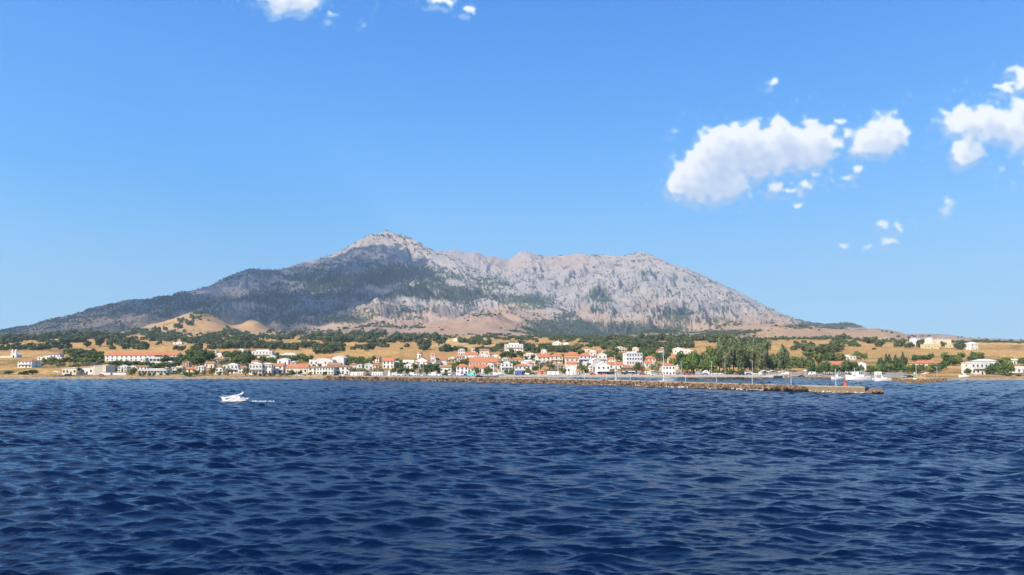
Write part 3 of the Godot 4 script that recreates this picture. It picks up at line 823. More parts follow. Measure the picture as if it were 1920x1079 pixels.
	[1147.0, 1158.0, 701.5, 694.5, 692.0, "front", "white", "red", 2, 1, {"deep": 6.0}, "small white shop right beside the gabled tavern", "the shop beside the tavern"],
	[1210.0, 1230.0, 684.0, 673.0, 667.5, "hip", "white", "red", 3, 2, {}, "white house with red roof behind trees right of the blue-white hotel", "the red-roofed house by trees"],
	[1210.0, 1224.0, 689.0, 682.0, 677.0, "side", "white", "red", 2, 1, {"d": 606.0, "deep": 6.0}, "small red-roofed annexe below the house by trees", "the small red annexe"],
	[1237.0, 1260.0, 659.0, 653.0, 651.5, "flat", "white", "white", 4, 1, {}, "white flat-roofed house below dark woods, left of a white cluster", "the flat house below woods"],
	[1264.0, 1284.0, 664.0, 655.0, 652.0, "front", "white", "white", 3, 1, {}, "white gabled house below dark woods", "the gable below woods"],
	[1284.0, 1300.0, 664.0, 657.0, 655.5, "flat", "white", "white", 3, 1, {}, "white flat house right of the gable below woods", "the right flat house"],
	[1255.0, 1276.0, 684.0, 672.0, 665.5, "hip", "white", "red", 3, 2, {}, "white house with red hip roof above the cube house on the quay", "the upper red-hipped house"],
	[1244.0, 1268.0, 703.0, 685.5, 681.0, "hip", "white", "red", 4, 2, {"deep": 9.0, "yaw": -0.14}, "white two-storey cube house with low red roof on the quay", "the quay cube house"],
	[1281.0, 1295.0, 676.0, 668.0, 664.0, "hip", "pink", "red", 2, 1, {}, "pink house with orange roof half hidden by trees", "the half hidden pink house"],
	[1316.0, 1332.0, 677.0, 666.0, 659.5, "side", "cream", "red", 3, 2, {"yaw": 0.3}, "cream house with orange roof among tall trees", "the cream house in the grove"],
	[1361.0, 1367.0, 672.0, 663.0, 661.5, "flat", "white", "white", 1, 1, {}, "sliver of a white house between tall grey-green trees", "the white sliver house"],
	[1320.0, 1331.0, 703.0, 698.5, 695.0, "front", "white", "white", 1, 1, {"deep": 4.0, "cat": "kiosk", "name": "kiosk"}, "small white gabled kiosk among parked cars", "the white kiosk"],
	[1398.0, 1411.0, 703.5, 696.5, 693.0, "hip", "white", "brown", 2, 1, {"deep": 5.0, "cat": "kiosk", "name": "kiosk"}, "white kiosk with low brown roof below the tall trees", "the brown-roofed kiosk"],
	[1549.0, 1610.0, 699.0, 684.0, 678.0, "side", "white", "red", 10, 1, {"deep": 10.0, "cat": "restaurant", "name": "restaurant"}, "long restaurant with orange roof behind the clipped harbour trees", "the long restaurant"],
	[1610.0, 1628.0, 698.0, 682.0, 678.0, "front", "white", "red", 1, 2, {"deep": 14.0, "yaw": -0.2}, "white gable end house joined to the long restaurant", "the restaurant gable"],
	[1575.0, 1606.0, 674.0, 668.0, 666.0, "flat", "white", "white", 5, 1, {}, "white flat house behind dark trees above the long restaurant", "the flat house above the restaurant"],
	# --- the right shore and the plateau
	[1720.0, 1764.0, 688.5, 681.5, 676.0, "hip", "cream", "red", 5, 1, {"deep": 9.0, "cat": "bungalow", "name": "bungalow"}, "wide bungalow with low orange roof among green shrubs", "the wide bungalow"],
	[1823.0, 1863.0, 702.0, 681.0, 680.0, "flat", "white", "white", 5, 2, {"balcony": true, "deep": 12.0}, "large modern white villa with stacked terraces on the right shore", "the modern villa"],
	[1834.0, 1871.0, 686.0, 677.0, 674.0, "hip", "white", "white", 3, 1, {"d": 560.0, "deep": 8.0}, "white upper pavilion with pale hip roof behind the modern villa", "the upper pavilion"],
	[1892.0, 1915.0, 683.0, 676.0, 672.5, "hip", "white", "white", 3, 1, {}, "white bungalow with pale roof near the right edge", "the pale-roofed bungalow"],
	[1898.0, 1935.0, 699.0, 691.5, 688.5, "side", "white", "white", 4, 1, {"deep": 9.0}, "long white shed with low pale roof at the right edge", "the long white shed"],
	[1819.0, 1835.0, 655.5, 645.0, 641.5, "hip", "white", "white", 2, 2, {"yaw": 0.2, "deep": 9.0}, "isolated white two-storey house on the golden plateau", "the isolated plateau house"],
	[1712.0, 1726.0, 648.0, 635.5, 634.0, "flat", "bluewhite", "white", 1, 1, {"cat": "building", "name": "utility_building"}, "white block of the power station, leftmost on the plateau", "the left power station block"],
	[1759.0, 1785.0, 650.5, 637.0, 635.8, "flat", "cream", "white", 2, 1, {"cat": "building", "name": "utility_building", "deep": 16.0}, "big pale engine hall of the power station", "the engine hall"],
	[1734.0, 1762.0, 653.0, 646.0, 643.0, "flat", "yellow", "cream", 5, 1, {"cat": "building", "name": "utility_building"}, "low yellow office before the power station tank", "the low yellow office"],
	[1779.0, 1793.0, 652.5, 647.0, 645.0, "flat", "yellow", "cream", 2, 1, {"cat": "building", "name": "utility_building"}, "small yellow shed right of the engine hall", "the small yellow shed"],
	[1807.0, 1819.0, 650.0, 646.0, 644.0, "flat", "yellow", "cream", 1, 1, {"cat": "building", "name": "utility_building"}, "faint yellow shed behind the isolated plateau house", "the faint yellow shed"],
	[825.0, 832.0, 635.0, 632.5, 631.0, "flat", "white", "white", 1, 1, {}, "tiny white farmhouse far up the fields below the mountain", "the far farmhouse"],
	[850.0, 862.0, 640.0, 635.5, 633.5, "flat", "white", "white", 2, 1, {}, "white farm shed far up beside dark hedges", "the far farm shed"],
	[324.0, 340.0, 646.0, 642.5, 641.0, "flat", "white", "white", 2, 1, {}, "long white farm building on the golden field below the cone hill", "the field farm building"],
	[538.0, 545.0, 628.5, 625.0, 623.5, "flat", "white", "white", 1, 1, {}, "tiny pale farmhouse right of the cone hills", "the tiny pale farmhouse"],
	[484.0, 497.0, 647.0, 642.0, 640.5, "flat", "cream", "white", 2, 1, {}, "pale farm building left of the dark middle woods", "the woods farm building"],
	[668.0, 678.0, 640.0, 635.5, 634.0, "flat", "cream", "cream", 1, 1, {}, "pale hut in the dark woods above the harvested fields", "the hut in the woods"],
	]
	var fill := [[268, 679], [300, 677], [392, 690], [433, 694], [507, 678], [548, 686], [661, 694], [703, 680], [742, 690], [766, 694], [845, 694], [863, 680], [930, 692], [948, 684], [990, 695], [1018, 687], [1033, 690], [1048, 694], [1098, 692], [1113, 696], [1132, 692], [1147, 683], [1162, 678], [1180, 697], [1232, 692], [1275, 693], [1240, 668], [1140, 668], [1062, 655], [1045, 652], [1020, 664], [995, 692], [908, 666], [865, 667], [690, 693], [530, 692], [478, 688], [410, 682], [315, 690], [228, 697]]
	for i in fill.size():
		var fx: float = fill[i][0]
		var fy: float = fill[i][1]
		var hw: float = 5.0 + float((i * 37) % 5)
		var ht: float = 7.0 + float((i * 53) % 5)
		var kind: String = ["flat", "hip", "side", "flat", "front"][i % 5]
		list.append([fx - hw, fx + hw, fy, fy - ht, fy - ht - (1.5 if kind == "flat" else 3.2), kind, ["white", "cream", "white", "white", "white"][(i * 3) % 5], ["white", "red", "brown", "white", "cream"][i % 5], 2 + i % 2, 1 + i % 2, {"auto": ["little flat-roofed white house", "little hip-roofed house", "little brown-roofed house", "little flat-roofed house", "little gabled house"][i % 5], "yaw": float((i * 29) % 7 - 3) * 0.07}, "", ""])
	for s in list:
		var o := house(s)
		if s[10].get("gate", false):
			var w := absf(ray(s[1], s[2]).x - ray(s[0], s[2]).x) * depth_of(s[2])
			box(o, "gate", M.grey, Vector3(-w * 0.08, 3.0, 6.03), Vector3(w * 0.6, 6.0, 0.12))

func church() -> void:
	var d := depth_of(690.0)
	var at := spot(790.0, 690.0)
	var k := d / F
	var o := thing("church", at + Vector3(0, 0, -6.0))
	var h := row_height(674.0, d) - at.y
	part(o, "nave", prism(PackedVector2Array([Vector2(-11.5 * k, -2), Vector2(11.5 * k, -2), Vector2(11.5 * k, h - 1.0), Vector2(0, h + 1.6), Vector2(-11.5 * k, h - 1.0)]), 6.0, false), M.white)
	part(o, "roof", prism(PackedVector2Array([Vector2(-12.3 * k, h - 1.2), Vector2(0, h + 1.65), Vector2(12.3 * k, h - 1.2), Vector2(12.3 * k, h - 1.0), Vector2(0, h + 1.9), Vector2(-12.3 * k, h - 1.0)]), 6.2, false), M.red)
	var drum := part(o, "drum", lathe(PackedVector2Array([Vector2(0, 0), Vector2(5.2 * k, 0), Vector2(5.2 * k, 5.0), Vector2(0, 5.0)]), 12), M.white, Vector3(-2.5, h - 0.5, -1.5))
	part(drum, "dome", lathe(PackedVector2Array([Vector2(5.6 * k, 4.9), Vector2(5.0 * k, 5.8), Vector2(3.2 * k, 6.7), Vector2(0.2, 7.1)]), 14), M.red)
	for i in 6:
		var a := TAU * i / 6.0
		box(drum, "window", M.glass, Vector3(sin(a) * 5.2 * k, 3.0, cos(a) * 5.2 * k), Vector3(0.7, 2.2, 0.15), Vector3(0, a, 0))
	for s in [-1, 1]:
		var ap := part(o, "apse", lathe(PackedVector2Array([Vector2(0, -2), Vector2(3.4 * k, -2), Vector2(3.4 * k, h - 3.0), Vector2(0, h - 3.0)]), 12), M.white, Vector3(s * 9.4 * k, 0, 5.6))
		part(ap, "apse_roof", lathe(PackedVector2Array([Vector2(3.8 * k, h - 3.05), Vector2(2.6 * k, h - 1.9), Vector2(0.1, h - 1.3)]), 12), M.red)
	box(o, "door", M.door, Vector3(0, 1.6, 6.02), Vector3(1.8, 3.2, 0.12))
	for s in [-1, 1]:
		box(o, "window", M.glass, Vector3(s * 2.0, h * 0.55, 6.02), Vector3(0.8, 1.8, 0.1))
	tag(o, "white domed church with dark red roofs in the middle of town", "church")
	marks.append([790.0, 690.0, "the domed church"])
	# bell tower
	var dt := depth_of(688.0)
	var bt := thing("bell_tower", spot(811.0, 688.0), 0.1)
	var w := 7.0 * dt / F
	var th := row_height(665.0, dt) - bt.position.y
	box(bt, "shaft", M.white, Vector3(0, (th - 2.5) * 0.5 - 1.0, 0), Vector3(w, th - 0.5, w))
	box(bt, "cornice", M.white, Vector3(0, th - 2.1, 0), Vector3(w + 0.35, 0.3, w + 0.35))
	for s in [-1, 1]:
		for q in [-1, 1]:
			box(bt, "pillar", M.white, Vector3(s * (w / 2 - 0.25), th - 0.75, q * (w / 2 - 0.25)), Vector3(0.5, 2.4, 0.5))
		box(bt, "opening", M.glass, Vector3(s * w * 0.17, th - 5.2, w / 2 + 0.02), Vector3(w * 0.2, 2.0, 0.1))
	box(bt, "belfry_floor", M.white, Vector3(0, th + 0.55, 0), Vector3(w + 0.3, 0.25, w + 0.3))
	part(bt, "roof", lathe(PackedVector2Array([Vector2(w * 0.72, 0), Vector2(0.05, 1.5)]), 4), M.red, Vector3(0, th + 0.68, 0), Vector3.ONE, Vector3(0, PI / 4, 0))
	part(bt, "bell", lathe(PackedVector2Array([Vector2(0.45, 0), Vector2(0.3, 0.35), Vector2(0.22, 0.7), Vector2(0.02, 0.85)]), 10), M.steel, Vector3(0, th - 0.5, 0))
	tag(bt, "slender white bell tower right of the domed church", "bell tower")
	marks.append([811.0, 688.0, "the bell tower"])
	# chapel above the left beach
	var cd := depth_of(671.5)
	var c := thing("chapel", spot(29.5, 671.5))
	var cw := 11.0 * cd / F
	part(c, "wall", prism(PackedVector2Array([Vector2(-cw / 2, -2), Vector2(cw / 2, -2), Vector2(cw / 2, 3.2), Vector2(0, 4.8), Vector2(-cw / 2, 3.2)]), 4.0, false), M.white)
	for s in [-1, 1]:
		var tw := box(c, "tower", M.white, Vector3(s * cw * 0.28, 3.6, 3.4), Vector3(1.7, 7.2, 1.7))
		part(tw, "cupola", lathe(PackedVector2Array([Vector2(0.55, 0.5), Vector2(0.45, 0.62), Vector2(0.2, 0.7), Vector2(0.02, 0.72)]), 10), M.white)
	box(c, "door", M.door, Vector3(0, 1.1, 4.02), Vector3(1.2, 2.2, 0.1))
	tag(c, "tiny white chapel with two small towers beside a low wall", "chapel")
	marks.append([29.0, 671.0, "the twin-towered chapel"])
	var cwall := thing("churchyard_wall", spot(9.0, 671.0))
	for i in 6:
		box(cwall, "wall_panel", M.white, Vector3((i - 3) * 2.6, 0.2, 0), Vector3(2.5, 2.2, 0.3))
	tag(cwall, "low white churchyard wall left of the twin-towered chapel", "wall")
	# low wall with a dark door on the left shore
	var lw := thing("garden_wall", spot(207.0, 707.0))
	for i in 9:
		box(lw, "wall_panel", M.white, Vector3((i - 3) * 1.85, 0.4, 0), Vector3(1.8, 2.4, 0.3))
		box(lw, "pillar", M.white, Vector3((i - 3.5) * 1.85, 0.5, 0.05), Vector3(0.35, 2.8, 0.4))
	box(lw, "door", M.door, Vector3(0.6, 0.6, 0.2), Vector3(1.3, 1.8, 0.1))
	tag(lw, "low white shore wall with a dark door right of the tall block", "wall")
	# storage tank and masts of the power station
	var td := depth_of(648.0)
	var t := thing("storage_tank", spot(1744.0, 648.0))
	var tr := 8.2 * td / F
	var hh := row_height(634.8, td) - t.position.y
	part(t, "shell", lathe(PackedVector2Array([Vector2(tr, -2), Vector2(tr, hh)]), 28), M.white)
	part(t, "top", lathe(PackedVector2Array([Vector2(tr + 0.1, hh - 0.1), Vector2(tr, hh + 0.1), Vector2(0.05, hh + 0.9)]), 28), M.white)
	part(t, "rim", lathe(PackedVector2Array([Vector2(tr + 0.15, hh - 0.7), Vector2(tr + 0.15, hh - 0.4)]), 28), M.steel)
	tag(t, "round white storage tank of the power station", "tank")
	marks.append([1744.0, 648.0, "the round tank"])
	for p in [[1749.0, "left of the three"], [1767.0, "middle one of the three"], [1777.0, "right one of the three"]]:
		var at2 := spot(p[0], 647.0)
		var ch := thing("mast", at2)
		bar(ch, "pole", M.steel, Vector3.ZERO, Vector3(0, row_height(625.0, depth_of(647.0)) - at2.y, 0), 0.22)
		box(ch, "platform", M.steel, Vector3(0, 12, 0), Vector3(1.4, 0.2, 1.4))
		tag(ch, "thin grey mast over the power station, " + p[1], "mast", "power station masts")

# ------------------------------------------------------------------ trees
var crowns := {}
var trunk_mesh: ArrayMesh
var leafies := []
var oaks := []           # every field oak, so that the largest stand as trees of their own

func leaf_crown(seed_: int, lobes: int, leaves: int, leaf: float, tall := 1.0) -> ArrayMesh:
	# a crown about one unit in radius, standing from y = 0 to y = 2: clumps of leaf-sized faces round a loose inner mass
	var rng := RandomNumberGenerator.new()
	rng.seed = seed_
	var st := SurfaceTool.new()
	st.begin(Mesh.PRIMITIVE_TRIANGLES)
	st.set_smooth_group(-1)
	var cl := []
	for i in lobes:
		var a := rng.randf() * TAU
		var y := rng.randf_range(0.45, 1.55)
		var out := sqrt(maxf(0.0, 1.0 - pow((y - 0.95) / 1.05, 2.0))) * rng.randf_range(0.35, 0.68) * tall
		cl.append([Vector3(cos(a) * out, y, sin(a) * out), rng.randf_range(0.30, 0.50)])
	cl.append([Vector3(0, 0.95, 0), 0.62 * minf(tall, 1.0)])
	for i in leaves:
		var c: Array = cl[rng.randi() % cl.size()]
		var u := Vector3(rng.randfn(), rng.randfn() * 0.85, rng.randfn()).normalized()
		var r: float = c[1] * pow(rng.randf(), 0.33) * rng.randf_range(0.9, 1.15)
		var p: Vector3 = c[0] + u * r
		p.y = maxf(p.y, 0.02)
		var nrm := (u + Vector3(rng.randfn(), rng.randfn(), rng.randfn()) * 0.55).normalized()
		var t := nrm.cross(Vector3(rng.randfn(), rng.randfn(), rng.randfn())).normalized()
		var b := nrm.cross(t)
		var s := leaf * rng.randf_range(0.6, 1.3)
		st.set_color(Color(1, 1, 1) * rng.randf_range(0.72, 1.25))
		st.add_vertex(p + t * s); st.add_vertex(p + b * s * 0.7); st.add_vertex(p - t * s)
		st.add_vertex(p + t * s); st.add_vertex(p - t * s); st.add_vertex(p - b * s * 0.7)
	st.generate_normals()
	return st.commit()

func cypress_crown(seed_: int) -> ArrayMesh:
	var rng := RandomNumberGenerator.new()
	rng.seed = seed_
	var st := SurfaceTool.new()
	st.begin(Mesh.PRIMITIVE_TRIANGLES)
	st.set_smooth_group(-1)
	for i in 420:
		var y := rng.randf()
		var r := (1.0 - pow(y, 1.6)) * minf(1.0, y * 8.0 + 0.3) * pow(rng.randf(), 0.35)
		var a := rng.randf() * TAU
		var p := Vector3(cos(a) * r, y * 2.0, sin(a) * r)
		var u := Vector3(cos(a), 0.5, sin(a))
		var t := Vector3(rng.randfn() * 0.4, 1, rng.randfn() * 0.4).normalized()
		var b := u.cross(t).normalized()
		st.set_color(Color(1, 1, 1) * rng.randf_range(0.75, 1.2))
		st.add_vertex(p + t * 0.09); st.add_vertex(p + b * 0.22); st.add_vertex(p - t * 0.09)
		st.add_vertex(p + t * 0.09); st.add_vertex(p - t * 0.09); st.add_vertex(p - b * 0.22)
	st.generate_normals()
	return st.commit()

func palm_tree(px: float, row: float, top_row: float, label: String) -> void:
	var d := depth_of(row)
	var at := spot(px, row)
	var o := thing("palm_tree", at)
	var h := row_height(top_row, d) - at.y
	part(o, "trunk", lathe(PackedVector2Array([Vector2(0.45, -1), Vector2(0.32, h * 0.5), Vector2(0.36, h * 0.72)]), 10), M.bark)
	var rng := RandomNumberGenerator.new()
	rng.seed = 77
	for i in 26:
		var a := TAU * i / 26.0 + rng.randf() * 0.3
		var lift := rng.randf_range(-0.15, 1.1)
		var st := SurfaceTool.new()
		st.begin(Mesh.PRIMITIVE_TRIANGLES)
		st.set_smooth_group(-1)
		var last := Vector3.ZERO
		var dir := Vector3(cos(a), lift, sin(a)).normalized()
		var side := Vector3(-sin(a), 0, cos(a))
		for k in 6:
			var nxt := last + dir * h * 0.085
			dir = (dir + Vector3(0, -0.26, 0)).normalized()
			var w := 0.5 * sin(PI * (k + 1.0) / 7.0) + 0.08
			for s in [-1, 1]:
				st.add_vertex(last); st.add_vertex(nxt); st.add_vertex((last + nxt) * 0.5 + side * s * w * 1.2 - Vector3(0, w * 0.5, 0))
			last = nxt
		st.generate_normals()
		part(o, "frond", st.commit(), M.palm, Vector3(0, h * 0.7, 0))
	tag(o, label, "palm tree")

func plant(kind: String, px: float, row: float, w: float, h: float, rng: RandomNumberGenerator, d := 0.0) -> void:
	if kind == "oak":
		oaks.append([px, row, w, h, rng.randi(), d])
	elif kind == "leafy":
		leafies.append([px, row, w, h, rng.randi(), d])
	else:
		stand(kind, px, row, w, h, rng.randi(), d)

func stand(kind: String, px: float, row: float, w: float, h: float, pick: int, d := 0.0) -> void:
	var dd := depth_of(row) if d <= 0.0 else d
	var k := dd / F
	var at := spot(px, row, d)
	var o := thing(kind + ("_shrub" if kind == "dune" else "_tree"), at, (pick % 628) * 0.01)
	var low := 0.08
	if kind == "dune" or kind == "oak": low = 0.02
	var shapes: Array = crowns[kind]
	var tones: Array = M[kind]
	part(o, "trunk", trunk_mesh, M.bark, Vector3(0, -0.6, 0), Vector3(w * k * 0.05 + 0.06, h * k * 0.6 + 0.6, w * k * 0.05 + 0.06))
	part(o, "crown", shapes[pick % shapes.size()], tones[(pick / 7) % tones.size()], Vector3(0, h * k * low - 0.15, 0), Vector3(w * k * 0.5, h * k * (1.0 - low) * 0.5, w * k * 0.5))
	var tone: String = M[kind + "_words"][(pick / 7) % tones.size()]
	var size_word := "large " if w * k > 12.0 or h * k > 14.0 else ("small " if w * k < 6.0 else "")
	tag(o, "tree", "shrub" if kind == "dune" else "tree", M[kind + "_group"])
	later(o, px, row, size_word + tone)

func belt(kind: String, x0: float, y0: float, x1: float, y1: float, n: int, w0: float, w1: float, tall := 0.8, rng_seed := 0) -> void:
	var rng := RandomNumberGenerator.new()
	rng.seed = int(x0 * 31.0 + y0 * 17.0 + x1) + rng_seed
	for i in n:
		var t := (i + rng.randf_range(0.1, 0.9)) / n
		var w := rng.randf_range(w0, w1)
		plant(kind, lerpf(x0, x1, t), lerpf(y0, y1, t) + rng.randf_range(-2.4, 2.4) * (1.0 if kind == "oak" else 0.7), w, w * tall * rng.randf_range(0.8, 1.2), rng)

func trees() -> void:
	crowns = {"oak": [], "leafy": [], "olive": [], "poplar": [], "cypress": [cypress_crown(1), cypress_crown(2)], "dune": []}
	for i in 4:
		crowns.oak.append(leaf_crown(100 + i, 9, 620, 0.15))
		crowns.leafy.append(leaf_crown(200 + i, 10, 700, 0.14))
		crowns.olive.append(leaf_crown(300 + i, 8, 520, 0.13))
		crowns.poplar.append(leaf_crown(400 + i, 12, 760, 0.12, 0.9))
		crowns.dune.append(leaf_crown(500 + i, 9, 520, 0.15))
	trunk_mesh = lathe(PackedVector2Array([Vector2(1.0, 0), Vector2(0.7, 0.5), Vector2(0.35, 1.0)]), 7)
	# hedgerows and woods on the fields: left
	for b in [[0, 640, 130, 632, 20, 10, 16], [60, 634, 200, 629, 18, 9, 14], [130, 634, 215, 637, 13, 10, 16], [0, 647, 30, 644, 4, 8, 12], [35, 643, 48, 642, 2, 8, 10], [0, 657, 58, 653, 8, 9, 13], [55, 658, 100, 651, 7, 10, 14], [88, 652, 155, 642, 13, 11, 17], [72, 648, 78, 647, 1, 9, 10], [86, 642, 88, 640, 1, 7, 8], [112, 656, 130, 654, 3, 10, 14], [160, 653, 166, 652, 1, 12, 13], [184, 652, 191, 651, 1, 17, 19], [203, 646, 209, 656, 2, 11, 13], [213, 648, 240, 650, 4, 13, 16], [180, 637, 240, 642, 9, 8, 12], [232, 656, 238, 657, 1, 12, 14], [222, 634, 240, 630, 4, 7, 10],
		[243, 629, 310, 631, 15, 8, 12], [275, 637, 330, 641, 12, 8, 12], [318, 631, 346, 640, 8, 8, 11], [330, 629, 380, 626, 10, 7, 11], [340, 641, 420, 645, 15, 8, 12], [385, 636, 420, 633, 7, 8, 11], [420, 629, 480, 635, 11, 8, 11], [425, 641, 480, 642, 11, 9, 12], [240, 651, 272, 656, 7, 11, 15], [270, 647, 274, 646, 1, 7, 8], [295, 651, 302, 644, 2, 6, 8], [325, 658, 346, 658, 4, 7, 10], [350, 674, 375, 654, 8, 12, 17], [395, 657, 480, 647, 16, 11, 15], [430, 651, 520, 656, 13, 11, 15], [250, 622, 330, 617, 4, 5, 8],
		# middle
		[485, 634, 520, 637, 6, 7, 10], [520, 641, 560, 632, 8, 8, 12], [488, 652, 560, 657, 15, 11, 15], [560, 651, 600, 654, 7, 11, 15], [575, 638, 720, 633, 25, 10, 15], [600, 642, 700, 642, 14, 11, 15], [590, 663, 640, 660, 10, 11, 15], [605, 657, 642, 652, 7, 11, 15], [657, 656, 672, 655, 2, 9, 11], [678, 660, 700, 654, 5, 10, 14], [690, 647, 720, 650, 6, 11, 15], [500, 627, 720, 625, 16, 5, 8], [573, 655, 576, 654, 1, 5, 6],
		[725, 642, 760, 640, 7, 10, 13], [760, 641, 803, 645, 8, 10, 14], [788, 655, 802, 658, 4, 12, 16], [822, 648, 826, 648, 1, 23, 24], [806, 642, 811, 642, 1, 10, 11], [826, 658, 846, 660, 4, 10, 14], [726, 653, 730, 653, 1, 8, 9], [762, 652, 766, 656, 2, 7, 8], [752, 657, 755, 657, 1, 5, 6], [740, 632, 800, 634, 11, 6, 9], [860, 643, 920, 646, 12, 8, 11], [880, 635, 960, 636, 15, 5, 8], [850, 657, 870, 660, 5, 8, 11], [895, 664, 960, 653, 12, 10, 14],
		[960, 634, 1010, 640, 9, 6, 8], [975, 655, 1007, 662, 7, 13, 17], [1012, 658, 1085, 662, 14, 12, 16], [1030, 639, 1075, 642, 8, 7, 10], [1085, 644, 1120, 642, 7, 8, 12], [1110, 648, 1200, 652, 18, 11, 15], [1115, 638, 1200, 642, 19, 9, 13],
		# right
		[1200, 643, 1360, 640, 36, 10, 14], [1200, 654, 1300, 650, 16, 11, 14], [1200, 665, 1260, 661, 9, 11, 15], [1330, 644, 1372, 640, 8, 11, 15], [1372, 645, 1435, 654, 11, 12, 16], [1475, 641, 1479, 640, 1, 7, 8], [1506, 642, 1510, 642, 1, 8, 9], [1565, 641, 1582, 641, 2, 13, 16], [1534, 639, 1548, 638, 2, 9, 12], [1600, 639, 1610, 639, 2, 7, 9], [1575, 649, 1612, 649, 4, 9, 11], [1624, 648, 1654, 649, 3, 14, 17], [1440, 636, 1600, 633, 14, 6, 9], [1448, 643, 1456, 643, 1, 9, 10], [1681, 650, 1692, 650, 2, 13, 16], [1700, 650, 1712, 650, 2, 9, 11], [1719, 651, 1732, 651, 2, 12, 14], [1763, 650, 1772, 650, 1, 11, 13], [1796, 654, 1808, 655, 2, 13, 15], [1660, 633, 1920, 639, 26, 5, 8], [1803, 659, 1805, 658, 1, 5, 6], [1636, 657, 1640, 657, 1, 5, 6], [1515, 668, 1576, 658, 10, 18, 24], [1485, 656, 1530, 658, 6, 10, 13]]:
		belt("oak", b[0], b[1], b[2], b[3], (b[4] if b[4] < 3 else int(b[4] * 1.9)), b[5] * 1.15, b[6] * 1.25, 0.85)
